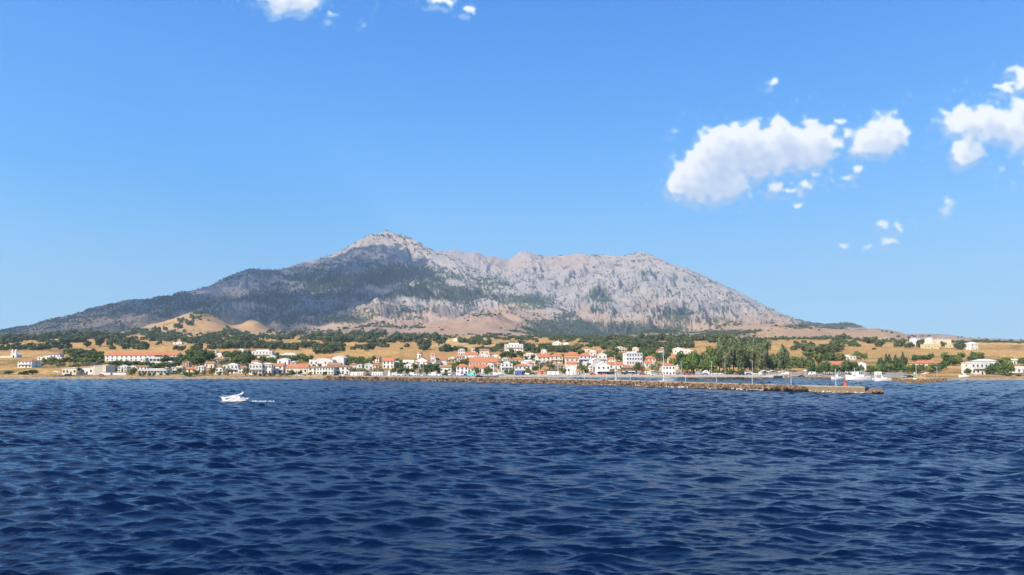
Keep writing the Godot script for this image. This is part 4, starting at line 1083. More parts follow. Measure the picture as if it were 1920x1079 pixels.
	# gardens and streets
	for b in [["leafy", 130, 674, 190, 678, 9, 9, 12, 0.9], ["leafy", 118, 668, 192, 671, 9, 10, 14, 0.95], ["leafy", 118, 683, 195, 684, 9, 9, 13, 0.9], ["leafy", 205, 689, 290, 690, 9, 10, 14, 0.9], ["leafy", 290, 680, 345, 682, 7, 11, 15, 0.9], ["leafy", 345, 690, 400, 678, 8, 14, 19, 1.0], ["leafy", 350, 668, 398, 671, 6, 12, 16, 1.0], ["leafy", 420, 672, 470, 675, 7, 12, 17, 1.0], ["leafy", 430, 692, 490, 690, 5, 9, 12, 0.9], ["olive", 60, 684, 120, 690, 7, 7, 10, 0.8], ["leafy", 510, 676, 560, 680, 5, 11, 14, 0.9], ["leafy", 640, 680, 700, 684, 7, 10, 14, 0.9], ["leafy", 740, 692, 860, 694, 11, 9, 13, 0.9], ["leafy", 935, 690, 1010, 686, 6, 9, 12, 0.95], ["leafy", 985, 676, 1060, 674, 5, 9, 12, 0.9], ["leafy", 1130, 676, 1172, 676, 5, 11, 14, 1.0], ["leafy", 1085, 694, 1120, 694, 3, 9, 12, 1.0], ["leafy", 1200, 676, 1255, 680, 6, 11, 15, 1.1], ["leafy", 1260, 690, 1300, 684, 4, 13, 17, 1.2], ["poplar", 1345, 690, 1480, 690, 10, 15, 20, 1.6], ["olive", 130, 690, 200, 686, 11, 8, 11, 0.9], ["olive", 122, 664, 192, 668, 10, 8, 12, 0.8], ["leafy", 84, 683, 112, 684, 4, 9, 14, 0.8], ["leafy", 200, 700, 214, 700, 2, 16, 20, 0.95], ["olive", 200, 684, 275, 687, 10, 7, 10, 0.8], ["leafy", 290, 693, 335, 688, 8, 11, 14, 0.9], ["leafy", 364, 684, 388, 680, 5, 15, 20, 1.05], ["leafy", 340, 676, 362, 674, 4, 11, 14, 1.0], ["leafy", 434, 682, 480, 683, 8, 12, 16, 0.95], ["olive", 385, 683, 430, 684, 7, 8, 11, 0.9],
		["leafy", 480, 680, 520, 683, 6, 11, 14, 0.9], ["leafy", 556, 677, 582, 679, 5, 11, 14, 1.05], ["leafy", 645, 685, 692, 690, 9, 11, 15, 0.9], ["olive", 540, 690, 600, 688, 5, 6, 9, 0.9], ["leafy", 735, 686, 755, 684, 3, 11, 15, 0.9], ["leafy", 850, 688, 876, 684, 5, 8, 11, 0.9], ["olive", 836, 680, 880, 678, 6, 6, 9, 0.9], ["leafy", 940, 672, 962, 668, 4, 10, 14, 0.9], ["leafy", 958, 672, 985, 668, 4, 11, 14, 0.9], ["olive", 895, 664, 945, 660, 6, 7, 10, 0.8], ["leafy", 1085, 656, 1110, 655, 4, 8, 11, 0.9], ["leafy", 1085, 667, 1095, 666, 2, 9, 12, 1.0], ["leafy", 1140, 672, 1175, 684, 8, 10, 14, 1.0], ["leafy", 1128, 660, 1160, 664, 5, 10, 14, 0.9], ["leafy", 1178, 660, 1240, 663, 8, 10, 14, 0.9],
		["leafy", 1206, 682, 1250, 672, 5, 10, 14, 1.0], ["leafy", 1276, 700, 1338, 700, 8, 18, 24, 1.6], ["leafy", 1300, 684, 1345, 678, 6, 15, 20, 1.2], ["poplar", 1340, 698, 1440, 698, 11, 17, 23, 2.3], ["poplar", 1345, 680, 1440, 676, 10, 17, 23, 1.9], ["leafy", 1336, 702, 1440, 702, 9, 10, 14, 0.9], ["poplar", 1440, 697, 1484, 697, 5, 13, 17, 1.9], ["poplar", 1465, 690, 1478, 690, 2, 11, 14, 3.2], ["leafy", 1484, 688, 1525, 690, 6, 13, 17, 1.05], ["leafy", 1530, 684, 1582, 681, 8, 14, 18, 1.1], ["leafy", 1518, 704, 1616, 703, 10, 13, 16, 1.45], ["leafy", 1600, 671, 1622, 676, 4, 11, 15, 1.0], ["leafy", 1632, 702, 1662, 700, 4, 13, 17, 1.0], ["leafy", 1650, 700, 1694, 696, 7, 10, 14, 1.3], ["cypress", 1646, 692, 1696, 690, 5, 11, 14, 1.75],
		["leafy", 1694, 699, 1732, 697, 6, 10, 13, 1.1], ["leafy", 1712, 678, 1748, 677, 5, 11, 15, 0.9], ["leafy", 1742, 699, 1776, 693, 6, 11, 15, 1.0], ["leafy", 1776, 688, 1804, 684, 5, 15, 20, 1.15], ["leafy", 1816, 682, 1838, 681, 2, 16, 20, 0.95], ["leafy", 1812, 704, 1822, 703, 2, 10, 13, 0.8], ["leafy", 1852, 704, 1898, 703, 6, 14, 20, 1.2], ["leafy", 1875, 684, 1896, 684, 3, 11, 15, 0.9], ["leafy", 1912, 686, 1930, 686, 2, 11, 15, 1.0], ["olive", 1690, 676, 1700, 676, 1, 10, 11, 0.9]]:
		belt(b[0], b[1], b[2], b[3], b[4], int(b[5] * 1.35 + 0.5), b[6] * 1.12, b[7] * 1.2, b[8])
	# single trees along the shore: kind, column, row of the foot, width, height
	var rng := RandomNumberGenerator.new()
	rng.seed = 8
	for t in [["dune", 16, 704, 20, 8], ["dune", 44, 704, 22, 9], ["dune", 60, 704, 22, 11], ["leafy", 144, 704.5, 11, 15], ["leafy", 247, 705, 18, 17], ["leafy", 262, 705.5, 9, 8], ["leafy", 270, 705.5, 9, 9], ["leafy", 279, 705.5, 9, 8], ["leafy", 288, 705.5, 8, 8], ["leafy", 301, 705, 8, 6], ["leafy", 312, 705, 9, 7], ["leafy", 335, 704, 13, 13], ["leafy", 347, 706, 10, 10], ["leafy", 357, 706, 10, 9], ["leafy", 368, 705, 13, 12], ["olive", 382, 705, 11, 13], ["olive", 397, 705, 16, 18], ["leafy", 411, 705, 11, 9], ["olive", 427, 705, 20, 17], ["olive", 460, 705, 19, 18], ["leafy", 476, 705, 9, 8], ["leafy", 487, 706, 8, 7], ["leafy", 496, 706, 8, 7], ["leafy", 505, 706, 9, 8], ["leafy", 514, 706, 9, 8], ["olive", 527, 706, 11, 9], ["olive", 537, 706, 11, 10], ["leafy", 547, 705, 15, 14], ["leafy", 562, 705, 12, 10], ["olive", 582, 705, 12, 9], ["leafy", 609, 705.5, 11, 9], ["leafy", 633, 704, 9, 9], ["olive", 660, 703, 18, 17], ["olive", 674, 701, 14, 11], ["olive", 686, 701, 14, 11], ["olive", 700, 701, 15, 12], ["olive", 712, 701, 14, 13],
		["leafy", 738, 704, 14, 15], ["leafy", 749, 704, 14, 17], ["leafy", 761, 704, 15, 16], ["leafy", 773, 704, 13, 13], ["olive", 788, 704, 12, 13], ["leafy", 799, 704, 18, 22], ["leafy", 812, 703.5, 18, 23], ["leafy", 822, 703, 12, 14], ["leafy", 836, 704.5, 10, 10], ["leafy", 852, 700, 8, 13], ["olive", 876, 700, 12, 12], ["leafy", 893, 704, 13, 16], ["olive", 899, 705, 10, 11], ["leafy", 915, 704, 17, 16], ["olive", 930, 692, 9, 11], ["leafy", 949, 703, 10, 12], ["leafy", 960, 704, 14, 17], ["leafy", 991, 702, 14, 15], ["leafy", 1004, 697, 13, 14], ["olive", 1014, 696, 18, 20], ["olive", 1030, 696, 20, 21], ["olive", 1040, 696, 14, 16], ["leafy", 1055, 702, 14, 15], ["leafy", 1066, 690, 10, 9], ["leafy", 1100, 703, 11, 13], ["olive", 1148, 703, 13, 14], ["olive", 1174, 703, 11, 13], ["leafy", 1194, 701, 14, 24], ["olive", 1204, 700, 15, 22], ["olive", 1233, 700, 18, 25], ["leafy", 1222, 697, 12, 16], ["cypress", 1057, 686, 5, 20], ["cypress", 1701, 682, 4, 15], ["leafy", 1181, 683, 11, 11], ["dune", 1888, 709, 22, 9], ["dune", 1912, 706, 14, 5], ["leafy", 1618, 704, 10, 10]]:
		var d := 0.0
		if t[2] > 704.9:
			d = 17823.0 * (11.5 / 13.0) / (t[2] - HORIZON)      # on the level strip by the water
		plant(t[0], t[1], t[2], t[3], t[4], rng, maxf(d, 468.0) if d > 0.0 else 0.0)
	palm_tree(1092.0, 703.0, 683.0, "tall palm tree on the harbour front left of the gabled tavern")
	# the largest 300 field oaks stand singly, the rest is scrub
	oaks.sort_custom(func(a, b): return a[2] * a[3] > b[2] * b[3])
	var rest := []
	for i in oaks.size():
		var t: Array = oaks[i]
		if i < 296:
			stand("oak", t[0], t[1], t[2], t[3], t[4], t[5])
		else:
			rest.append(t)
	scrub(rest)
	leafies.sort_custom(func(a, b): return a[2] * a[3] > b[2] * b[3])
	var more := []
	for i in leafies.size():
		var t: Array = leafies[i]
		if i < 296:
			stand("leafy", t[0], t[1], t[2], t[3], t[4], t[5])
		else:
			var dd: float = t[5] if t[5] > 0.0 else depth_of(t[1])
			more.append([spot(t[0], t[1], t[5]), t[2] * dd / F * 0.5, t[3] * dd / F * 0.5])
	var gm := MultiMesh.new()
	gm.transform_format = MultiMesh.TRANSFORM_3D
	gm.mesh = leaf_crown(620, 8, 420, 0.17)
	gm.mesh.surface_set_material(0, M.leafy[0])
	gm.instance_count = more.size()
	for i in more.size():
		gm.set_instance_transform(i, Transform3D(Basis(Vector3.UP, i * 1.7).scaled(Vector3(more[i][1], more[i][2], more[i][1])), more[i][0]))
	var go := MultiMeshInstance3D.new()
	go.name = numbered("garden_greenery")
	go.multimesh = gm
	go.set_meta("kind", "stuff")
	tag(go, "small green bushes filling the gardens between the houses", "greenery")
	add_child(go, true)

func scrub(rest: Array) -> void:
	var rng := RandomNumberGenerator.new()
	rng.seed = 19
	var spots := []
	for t in rest:
		var d := depth_of(t[1])
		var at := spot(t[0], t[1])
		spots.append([at, t[2] * d / F * 0.5, t[3] * d / F * 0.5])
	# bushes scattered over the slopes between plain and mountain, thicker where the photograph shows thickets
	var n := noise(61, 0.004, 3)
	for i in 26000:
		var px := rng.randf_range(-60.0, 1980.0)
		var d := 1500.0 * pow(3.0, pow(rng.randf(), 0.8))
		var x := d * (px - 960.0) * LX
		var keep := 0.5 + n.get_noise_2d(x, d) * 1.6
		var c := column(px)
		var h := land_height(c, px, x, d)
		var row := HORIZON - (h - EYE) * F / d
		var s := -0.55
		for e in thickets:
			var q: float = pow((px - e[0]) / e[2], 2.0) + pow((row - e[1]) / e[3], 2.0)
			if q < 2.2: s += e[4] * (1.0 - q / 2.2) * 1.5
		for e in bare:
			var q: float = pow((px - e[0]) / e[2], 2.0) + pow((row - e[1]) / e[3], 2.0)
			if q < 1.6: s -= e[4] * 0.45
		if row < 560.0 or rng.randf() > keep + s:
			continue
		var r := rng.randf_range(1.6, 4.4) * (1.0 + d / 6000.0)
		spots.append([Vector3(x, h - 0.3, -d), r, r * rng.randf_range(0.6, 0.9)])
	var mm := MultiMesh.new()
	mm.transform_format = MultiMesh.TRANSFORM_3D
	mm.mesh = leaf_crown(600, 7, 150, 0.30)
	mm.mesh.surface_set_material(0, M.oak[0])
	mm.instance_count = spots.size()
	for i in spots.size():
		var b := Basis(Vector3.UP, rng.randf() * TAU).scaled(Vector3(spots[i][1], spots[i][2], spots[i][1]))
		mm.set_instance_transform(i, Transform3D(b, spots[i][0]))
	var o := MultiMeshInstance3D.new()
	o.name = numbered("scrub")
	o.multimesh = mm
	o.set_meta("kind", "stuff")
	tag(o, "dark scrub and small oaks dotted over the far slopes", "scrub")
	add_child(o, true)
	mountain_scrub()
	print("oaks ", oaks.size(), " scrub ", spots.size())

func mountain_scrub() -> void:
	var rng := RandomNumberGenerator.new()
	rng.seed = 23
	var spots := []
	for i in 150000:
		var px := rng.randf_range(-40.0, 1720.0)
		var d := sqrt(rng.randf_range(3000.0 * 3000.0, 9600.0 * 9600.0))
		var c := column(px)
		if d > maxf(c[3] if c[2] < 660.0 else 0.0, c[6]) + 60.0:
			continue
		var x := d * (px - 960.0) * LX
		var h := land_height(c, px, x, d)
		if h < 120.0:
			continue
		var row := HORIZON - (h - EYE) * F / d
		var high := clampf((h - 180.0) / 900.0, 0.0, 1.0)
		var s := 0.56 - 0.42 * smoothstep(0.3, 1.0, high) + n_scrub.get_noise_2d(x, d) * 0.9 + n_tone.get_noise_2d(x * 0.35, h * 2.6) * 1.1
		if px > 1150.0 or d > c[3]:
			s -= 0.26
		for e in thickets:
			var q: float = pow((px - e[0]) / e[2], 2.0) + pow((row - e[1]) / e[3], 2.0)
			if q < 2.2: s += e[4] * (1.0 - q / 2.2) * 0.9
		for e in bare:
			var q: float = pow((px - e[0]) / e[2], 2.0) + pow((row - e[1]) / e[3], 2.0)
			if q < 1.6: s -= e[4] * 0.6
		if rng.randf() > s:
			continue
		var r := rng.randf_range(2.6, 6.0) * (0.55 + d / 9000.0)
		spots.append([Vector3(x, h - 0.5, -d), r])
	var mm := MultiMesh.new()
	mm.transform_format = MultiMesh.TRANSFORM_3D
	mm.mesh = leaf_crown(610, 5, 60, 0.42)
	mm.mesh.surface_set_material(0, M.oak[1])
	mm.instance_count = spots.size()
	for i in spots.size():
		var b := Basis(Vector3.UP, rng.randf() * TAU).scaled(Vector3(spots[i][1] * 1.2, spots[i][1] * 0.8, spots[i][1]))
		mm.set_instance_transform(i, Transform3D(b, spots[i][0]))
	var o := MultiMeshInstance3D.new()
	o.name = numbered("mountain_scrub")
	o.multimesh = mm
	o.set_meta("kind", "stuff")
	tag(o, "dark bushes speckling the rocky flanks of the mountain", "scrub")
	add_child(o, true)
	print("mountain scrub ", spots.size())

# ------------------------------------------------------------------ harbour works
var mole_line := [Vector2(-112, 447), Vector2(-74, 428), Vector2(-23, 406), Vector2(0, 394), Vector2(30, 371), Vector2(60, 346), Vector2(84, 319), Vector2(102, 297), Vector2(131, 273.5)]

func along(t: float) -> Vector2:
	var n := mole_line.size() - 1
	var i := clampi(int(t * n), 0, n - 1)
	return mole_line[i].lerp(mole_line[i + 1], t * n - i)

func boulder_mesh(seed_: int) -> ArrayMesh:
	var rng := RandomNumberGenerator.new()
	rng.seed = seed_
	var s := SphereMesh.new()
	s.radius = 0.5
	s.height = 1.0
	s.radial_segments = 6
	s.rings = 3
	var a := s.get_mesh_arrays()
	var v: PackedVector3Array = a[Mesh.ARRAY_VERTEX]
	var n := noise(seed_, 1.6, 2)
	var idx: PackedInt32Array = a[Mesh.ARRAY_INDEX]
	var st := SurfaceTool.new()
	st.begin(Mesh.PRIMITIVE_TRIANGLES)
	st.set_smooth_group(-1)
	for k in idx:
		var p := v[k]
		p = Vector3(clampf(p.x, -0.36, 0.36), clampf(p.y, -0.34, 0.34), clampf(p.z, -0.38, 0.38)) * (1.0 + 0.7 * n.get_noise_3dv(p * 1.5))
		st.add_vertex(p)
	st.generate_normals()
	return st.commit()

func boulders(parent: Node, spots: Array, rng: RandomNumberGenerator, called := "boulders") -> void:
	var mm := MultiMesh.new()
	mm.transform_format = MultiMesh.TRANSFORM_3D
	mm.use_colors = true
	mm.mesh = boulder_mesh(3)
	mm.mesh.surface_set_material(0, M.rock)
	mm.instance_count = spots.size()
	for i in spots.size():
		var s: float = spots[i][1]
		var b := Basis.from_euler(Vector3(rng.randf() * TAU, rng.randf() * TAU, rng.randf() * TAU)).scaled(Vector3(s, s * 0.85, s))
		mm.set_instance_transform(i, Transform3D(b, spots[i][0]))
		var g := rng.randf_range(0.4, 1.35)
		mm.set_instance_color(i, Color(g, g * rng.randf_range(0.88, 1.0), g * rng.randf_range(0.75, 1.0)))
	var o := MultiMeshInstance3D.new()
	o.name = called
	o.multimesh = mm
	o.set_meta("kind", "stuff")
	parent.add_child(o, true)

func harbour() -> void:
	var rng := RandomNumberGenerator.new()
	rng.seed = 21
	# the quay behind the basin
	var q := MeshInstance3D.new()
	var edge := [[880.0, 432.0], [893.0, 472.0], [905.0, 494.0], [935.0, 501.0], [1200.0, 502.0], [1430.0, 502.0], [1470.0, 492.0]]
	var polys := []
	for i in edge.size() - 1:
		var a := Vector3(edge[i][1] * (edge[i][0] - 960.0) * LX, 0, -edge[i][1])
		var b := Vector3(edge[i + 1][1] * (edge[i + 1][0] - 960.0) * LX, 0, -edge[i + 1][1])
		var a2 := Vector3(531.0 * (edge[i][0] - 960.0) * LX, 1.66, -531.0)
		var b2 := Vector3(531.0 * (edge[i + 1][0] - 960.0) * LX, 1.66, -531.0)
		var up := Vector3(0, 1.25, 0)
		polys.append([a + Vector3(0, -3, 0), b + Vector3(0, -3, 0), b + up, a + up])
		polys.append([a + up, b + up, b2, a2])
	q.mesh = solid(polys)
	q.material_override = M.concrete
	setting(q, "quay")
	# breakwater
	var bw := thing("breakwater", Vector3(0, 0, 0))
	var line := PackedVector2Array()
	for i in 65:
		line.append(along(i / 64.0))
	var deck := []
	var wall := []
	for i in line.size() - 1:
		var a := line[i]
		var b := line[i + 1]
		var n := (b - a).normalized()
		var side := Vector2(-n.y, n.x)                 # towards the harbour
		if side.y < 0.0: side = -side
		var rise := 2.05
		var w := 6.0
		var p := [Vector3(a.x, rise, -a.y), Vector3(b.x, rise, -b.y), Vector3(b.x + side.x * w, rise, -(b.y + side.y * w)), Vector3(a.x + side.x * w, rise, -(a.y + side.y * w))]
		deck.append(p)
		var dn := Vector3(0, -4.5, 0)
		deck.append([p[0], p[1], p[1] + dn, p[0] + dn])
		deck.append([p[2], p[3], p[3] + dn, p[2] + dn])
		if i == line.size() - 2:
			deck.append([p[1], p[2], p[2] + dn, p[1] + dn])
		var s2 := side * 0.55
		var q0 := Vector3(a.x, rise + 0.45, -a.y)
		var q1 := Vector3(b.x, rise + 0.45, -b.y)
		var off := Vector3(s2.x, 0, -s2.y)
		var lo := Vector3(0, -0.5, 0)
		wall.append([q0, q1, q1 + off, q0 + off])
		wall.append([q0 + lo, q1 + lo, q1, q0])
		wall.append([q1 + off + lo, q0 + off + lo, q0 + off, q1 + off])
	part(bw, "deck", solid(deck), M.seawall)
	part(bw, "parapet", solid(wall), M.parapet)
	var spots := []
	for i in 2300:
		var t := pow(rng.randf(), 0.9) * 0.93
		var p := along(t)
		var thick := 1.0 - smoothstep(0.66, 0.92, t) * 0.75
		var out := rng.randf_range(0.0, 4.6) * thick
		var p2 := along(minf(t + 0.01, 1.0)) - p
		var side := Vector2(-p2.y, p2.x).normalized()
		if side.y > 0.0: side = -side
		var y := 1.75 - out * 0.5 + rng.randf_range(-0.3, 0.25)
		spots.append([Vector3(p.x + side.x * out, y, -(p.y + side.y * out)), rng.randf_range(0.8, 1.9)])
	boulders(bw, spots, rng)
	# loose blocks heaped at the head, each a part of its own
	var shapes := [boulder_mesh(5), boulder_mesh(6), boulder_mesh(7)]
	for i in 34:
		var a := rng.randf() * TAU
		var r := sqrt(rng.randf())
		var at := Vector3(134.6 + cos(a) * r * 3.4, -0.2 + (1.0 - r) * 1.5 + rng.randf_range(-0.1, 0.4), -(272.5 + sin(a) * r * 2.6))
		part(bw, "head_boulder", shapes[i % 3], M.rock, at, Vector3.ONE * rng.randf_range(1.3, 2.1), Vector3(rng.randf() * TAU, rng.randf() * TAU, 0))
	tag(bw, "long rocky breakwater with concrete deck reaching out before the harbour", "breakwater")
	marks.append([1500.0, 733.0, "the breakwater's middle"])
	# rocks along the shore by the root of the breakwater and round the small mole
	var shore := thing("rock_revetment", Vector3.ZERO)
	var rs := []
	for i in 620:
		var px := rng.randf_range(672.0, 892.0)
		var d := lerp_table(shore_depth, px) + rng.randf_range(-2.5, 7.0)
		rs.append([Vector3(d * (px - 960.0) * LX, ground(d * (px - 960.0) * LX, d) * 0.6 + 0.15, -d), rng.randf_range(0.6, 1.5)])
	boulders(shore, rs, rng)
	tag(shore, "rough stone revetment along the shore before the church", "rocks")
	var mole := thing("rock_revetment", Vector3.ZERO)
	rs = []
	for i in 420:
		var px := rng.randf_range(1672.0, 1772.0)
		var d := lerp_table(shore_depth, px) + pow(rng.randf(), 1.6) * 14.0 - 1.5
		rs.append([Vector3(d * (px - 960.0) * LX, ground(d * (px - 960.0) * LX, d) * 0.8 + 0.2, -d), rng.randf_range(0.7, 1.7)])
	boulders(mole, rs, rng)
	tag(mole, "pale stone heap round the tip of the small mole with green beacon", "rocks")
	var bank := thing("rock_revetment", Vector3.ZERO)
	rs = []
	for i in 420:
		var px := rng.randf_range(1436.0, 1640.0)
		var d := lerp_table(shore_depth, px) + rng.randf_range(-1.5, 7.0)
		rs.append([Vector3(d * (px - 960.0) * LX, ground(d * (px - 960.0) * LX, d) * 0.7 + 0.2, -d), rng.randf_range(0.5, 1.2)])
	boulders(bank, rs, rng)
	tag(bank, "pale rubble bank on the harbour shore below the clipped trees", "rocks")
	# foam where the waves break on the breakwater
	var st := SurfaceTool.new()
	st.begin(Mesh.PRIMITIVE_TRIANGLES)
	for e in [[0.47, 8], [0.58, 12], [0.64, 14], [0.715, 44], [0.77, 10], [0.83, 40], [0.86, 34], [0.955, 24], [0.995, 10], [0.40, 6], [0.30, 6], [0.2, 5]]:
		for i in e[1]:
			var t := clampf(e[0] + rng.randfn() * 0.009, 0.0, 1.0)
			var p := along(t)
			var c := Vector3(p.x + rng.randf_range(-2.2, 0.2) - (1.6 if t < 0.8 else 0.3), rng.randf_range(0.1, 0.55), -(p.y - rng.randf_range(0.4, 2.4) - (1.4 if t < 0.8 else 0.2)))
			var r := rng.randf_range(0.08, 0.24)
			var top := c + Vector3(0, r * 0.7, 0)
			for k in 5:
				var a0 := TAU * k / 5.0
				var a1 := TAU * (k + 1) / 5.0
				st.add_vertex(top); st.add_vertex(c + Vector3(cos(a0) * r * 1.5, -r * 0.3, sin(a0) * r)); st.add_vertex(c + Vector3(cos(a1) * r * 1.5, -r * 0.3, sin(a1) * r))
	st.generate_normals()
	var foam := MeshInstance3D.new()
	foam.mesh = st.commit()
	foam.material_override = M.foam
	foam.name = numbered("sea_foam")
	foam.set_meta("kind", "stuff")
	tag(foam, "white foam of waves breaking along the breakwater's foot", "foam")
	add_child(foam, true)
	# beacons
	var r := thing("beacon", Vector3(126.5, 2.05, -279.5))
	part(r, "base", lathe(PackedVector2Array([Vector2(0.85, 0), Vector2(0.85, 0.3), Vector2(0.05, 0.31)]), 12), M.white)
	part(r, "tower", lathe(PackedVector2Array([Vector2(0.62, 0.3), Vector2(0.42, 2.1), Vector2(0.05, 2.12)]), 12), M.redpaint)
	part(r, "gallery", lathe(PackedVector2Array([Vector2(0.7, 2.1), Vector2(0.7, 2.22), Vector2(0.05, 2.23)]), 12), M.redpaint)
	part(r, "lantern", lathe(PackedVector2Array([Vector2(0.25, 2.2), Vector2(0.25, 2.7), Vector2(0.03, 2.85)]), 10), M.redpaint)
	tag(r, "small red harbour beacon near the tip of the breakwater", "beacon")
	marks.append([1618.0, 727.0, "the red beacon"])
	var gpos := spot(1716.0, 708.0, 402.0)
	var g := thing("beacon", gpos)
	part(g, "base", lathe(PackedVector2Array([Vector2(0.95, -0.5), Vector2(0.95, 0.5), Vector2(0.05, 0.52)]), 12), M.white)
	part(g, "tower", lathe(PackedVector2Array([Vector2(0.6, 0.5), Vector2(0.42, 2.7), Vector2(0.05, 2.72)]), 12), M.greenpaint)
	part(g, "gallery", lathe(PackedVector2Array([Vector2(0.75, 2.7), Vector2(0.75, 2.85), Vector2(0.05, 2.86)]), 12), M.white)
	part(g, "lantern", lathe(PackedVector2Array([Vector2(0.32, 2.85), Vector2(0.32, 3.5), Vector2(0.03, 3.75)]), 10), M.white)
	tag(g, "small green beacon with white lantern on the rocky mole", "beacon")
	marks.append([1716.0, 708.0, "the green beacon"])

# ------------------------------------------------------------------ boats (bow towards -x)
func hull_mesh(l: float, b: float, bow: float, mid: float, stern: float, rake: float) -> ArrayMesh:
	var n := 14
	var rings := []
	for i in n + 1:
		var t := float(i) / n
		var fill := 1.0 - pow(1.0 - t, 2.4)
		if t > 0.8: fill *= 1.0 - (t - 0.8) * 0.6
		var sheer := lerpf(bow, mid, smoothstep(0.0, 0.55, t)) if t < 0.55 else lerpf(mid, stern, smoothstep(0.55, 1.0, t))
		var x := (t - 0.5) * l
		var pull := rake * pow(1.0 - t, 3.0)
		rings.append([Vector3(x, sheer, fill * b / 2), Vector3(x + pull * 0.55, 0.12, fill * b / 2 * 0.86), Vector3(x + pull, -0.5, 0.02), Vector3(x + pull * 0.55, 0.12, -fill * b / 2 * 0.86), Vector3(x, sheer, -fill * b / 2)])
	var polys := []
	for i in n:
		for k in 4:
			polys.append([rings[i][k], rings[i + 1][k], rings[i + 1][k + 1], rings[i][k + 1]])
		polys.append([rings[i][0] - Vector3(0, 0.12, 0), rings[i + 1][0] - Vector3(0, 0.12, 0), rings[i + 1][4] - Vector3(0, 0.12, 0), rings[i][4] - Vector3(0, 0.12, 0)])
	polys.append([rings[n][0], rings[n][1], rings[n][2], rings[n][3], rings[n][4]])
	return solid(polys)

func at_water(px: float, d: float) -> Vector3:
	var row := HORIZON + EYE * F / d
	return Vector3(ray(px, row).x * d, 0.0, -d)

func motor_yacht() -> void:
	var d := 222.8
	var o := thing("motor_yacht", at_water(437.5, d), 0.10)
	var l := 7.7
	var hull := part(o, "hull", hull_mesh(l, 2.7, 1.42, 1.18, 1.02, 1.35), M.gel)
	for i in 3:
		box(hull, "porthole", M.glass, Vector3(-1.75 + i * 0.95, 0.92, 1.16 + i * 0.045), Vector3(0.3, 0.12, 0.05), Vector3(0, -0.12, 0))
	part(o, "boot_stripe", hull_mesh(l * 0.93, 2.46, 0.17, 0.17, 0.17, 0.8), M.stripe, Vector3(0.28, 0.0, 0))
	part(o, "cabin", prism(PackedVector2Array([Vector2(-2.5, 1.05), Vector2(2.2, 1.0), Vector2(2.0, 1.62), Vector2(0.2, 1.86), Vector2(-0.9, 1.72), Vector2(-2.3, 1.36)]), 0.95, false), M.gel)
	part(o, "windscreen", prism(PackedVector2Array([Vector2(-1.05, 1.66), Vector2(-0.35, 1.72), Vector2(0.35, 2.16), Vector2(0.24, 2.2)]), 0.8, false), M.glass)
	for s in [-1, 1]:
		bar(o, "arch_leg", M.gel, Vector3(0.55, 1.45, s * 1.0), Vector3(2.2, 2.12, s * 0.85), 0.15)
	box(o, "arch_top", M.gel, Vector3(2.2, 2.14, 0), Vector3(0.6, 0.16, 1.9))
	part(o, "radar_dome", lathe(PackedVector2Array([Vector2(0.26, 2.2), Vector2(0.24, 2.4), Vector2(0.05, 2.5)]), 12), M.gel, Vector3(2.25, 0, 0))
	bar(o, "antenna", M.steel, Vector3(2.35, 2.2, 0.1), Vector3(2.42, 3.0, 0.1), 0.03)
	part(o, "flag", prism(PackedVector2Array([Vector2(0, 0), Vector2(0.42, -0.06), Vector2(0.36, -0.66), Vector2(-0.05, -0.6)]), 0.02, false), M.flag, Vector3(2.4, 2.95, 0.1))
	box(o, "awning", M.gel, Vector3(0.75, 2.02, 0), Vector3(2.3, 0.07, 1.7), Vector3(0, 0, 0.17))
	box(o, "swim_platform", M.gel, Vector3(4.05, 0.86, 0), Vector3(0.9, 0.3, 2.1))
	box(o, "bench", M.seat, Vector3(2.9, 1.06, 0), Vector3(0.6, 0.4, 1.7))
	var rail_at := [Vector3(-3.9, 1.98, 0.0), Vector3(-3.2, 1.92, 0.7), Vector3(-2.3, 1.83, 1.02), Vector3(-1.2, 1.72, 1.2)]
	for s in [-1, 1]:
		for i in 3:
			bar(o, "rail", M.steel, Vector3(rail_at[i].x, rail_at[i].y, rail_at[i].z * s), Vector3(rail_at[i + 1].x, rail_at[i + 1].y, rail_at[i + 1].z * s), 0.025)
		for p in rail_at:
			bar(o, "stanchion", M.steel, Vector3(p.x, p.y - 0.6, p.z * s), Vector3(p.x, p.y, p.z * s), 0.025)
	bar(o, "anchor_roller", M.steel, Vector3(-4.1, 1.36, 0), Vector3(-3.5, 1.4, 0), 0.06)
	tag(o, "white motor yacht with slanted radar arch crossing the open water", "motor yacht")
	marks.append([437.0, 752.0, "the white motor yacht"])
	# its wake
	var rng := RandomNumberGenerator.new()
	rng.seed = 4
	var st := SurfaceTool.new()
	st.begin(Mesh.PRIMITIVE_TRIANGLES)
	for i in 200:
		var t := pow(rng.randf(), 1.3)
		var c := o.position + Vector3(3.4 + t * 9.0, rng.randf_range(0.02, 0.16), 0.9 * rng.randf_range(-1.0, 1.25)) if i > 70 else o.position + Vector3(rng.randf_range(-3.2, 3.8), rng.randf_range(0.05, 0.28), 1.35 + rng.randf() * 0.3)
		var r := rng.randf_range(0.04, 0.11)
		for k in 5:
			var a0 := TAU * k / 5.0
			var a1 := TAU * (k + 1) / 5.0
			st.add_vertex(c + Vector3(0, r * 0.6, 0)); st.add_vertex(c + Vector3(cos(a0) * r * 2.2, -0.03, sin(a0) * r)); st.add_vertex(c + Vector3(cos(a1) * r * 2.2, -0.03, sin(a1) * r))
	st.generate_normals()
	var wake := MeshInstance3D.new()
	wake.mesh = st.commit()
	wake.material_override = M.foam
	wake.name = numbered("boat_wake")
	wake.set_meta("kind", "stuff")
	tag(wake, "thin white wake trailing behind the motor yacht", "wake")
	add_child(wake, true)

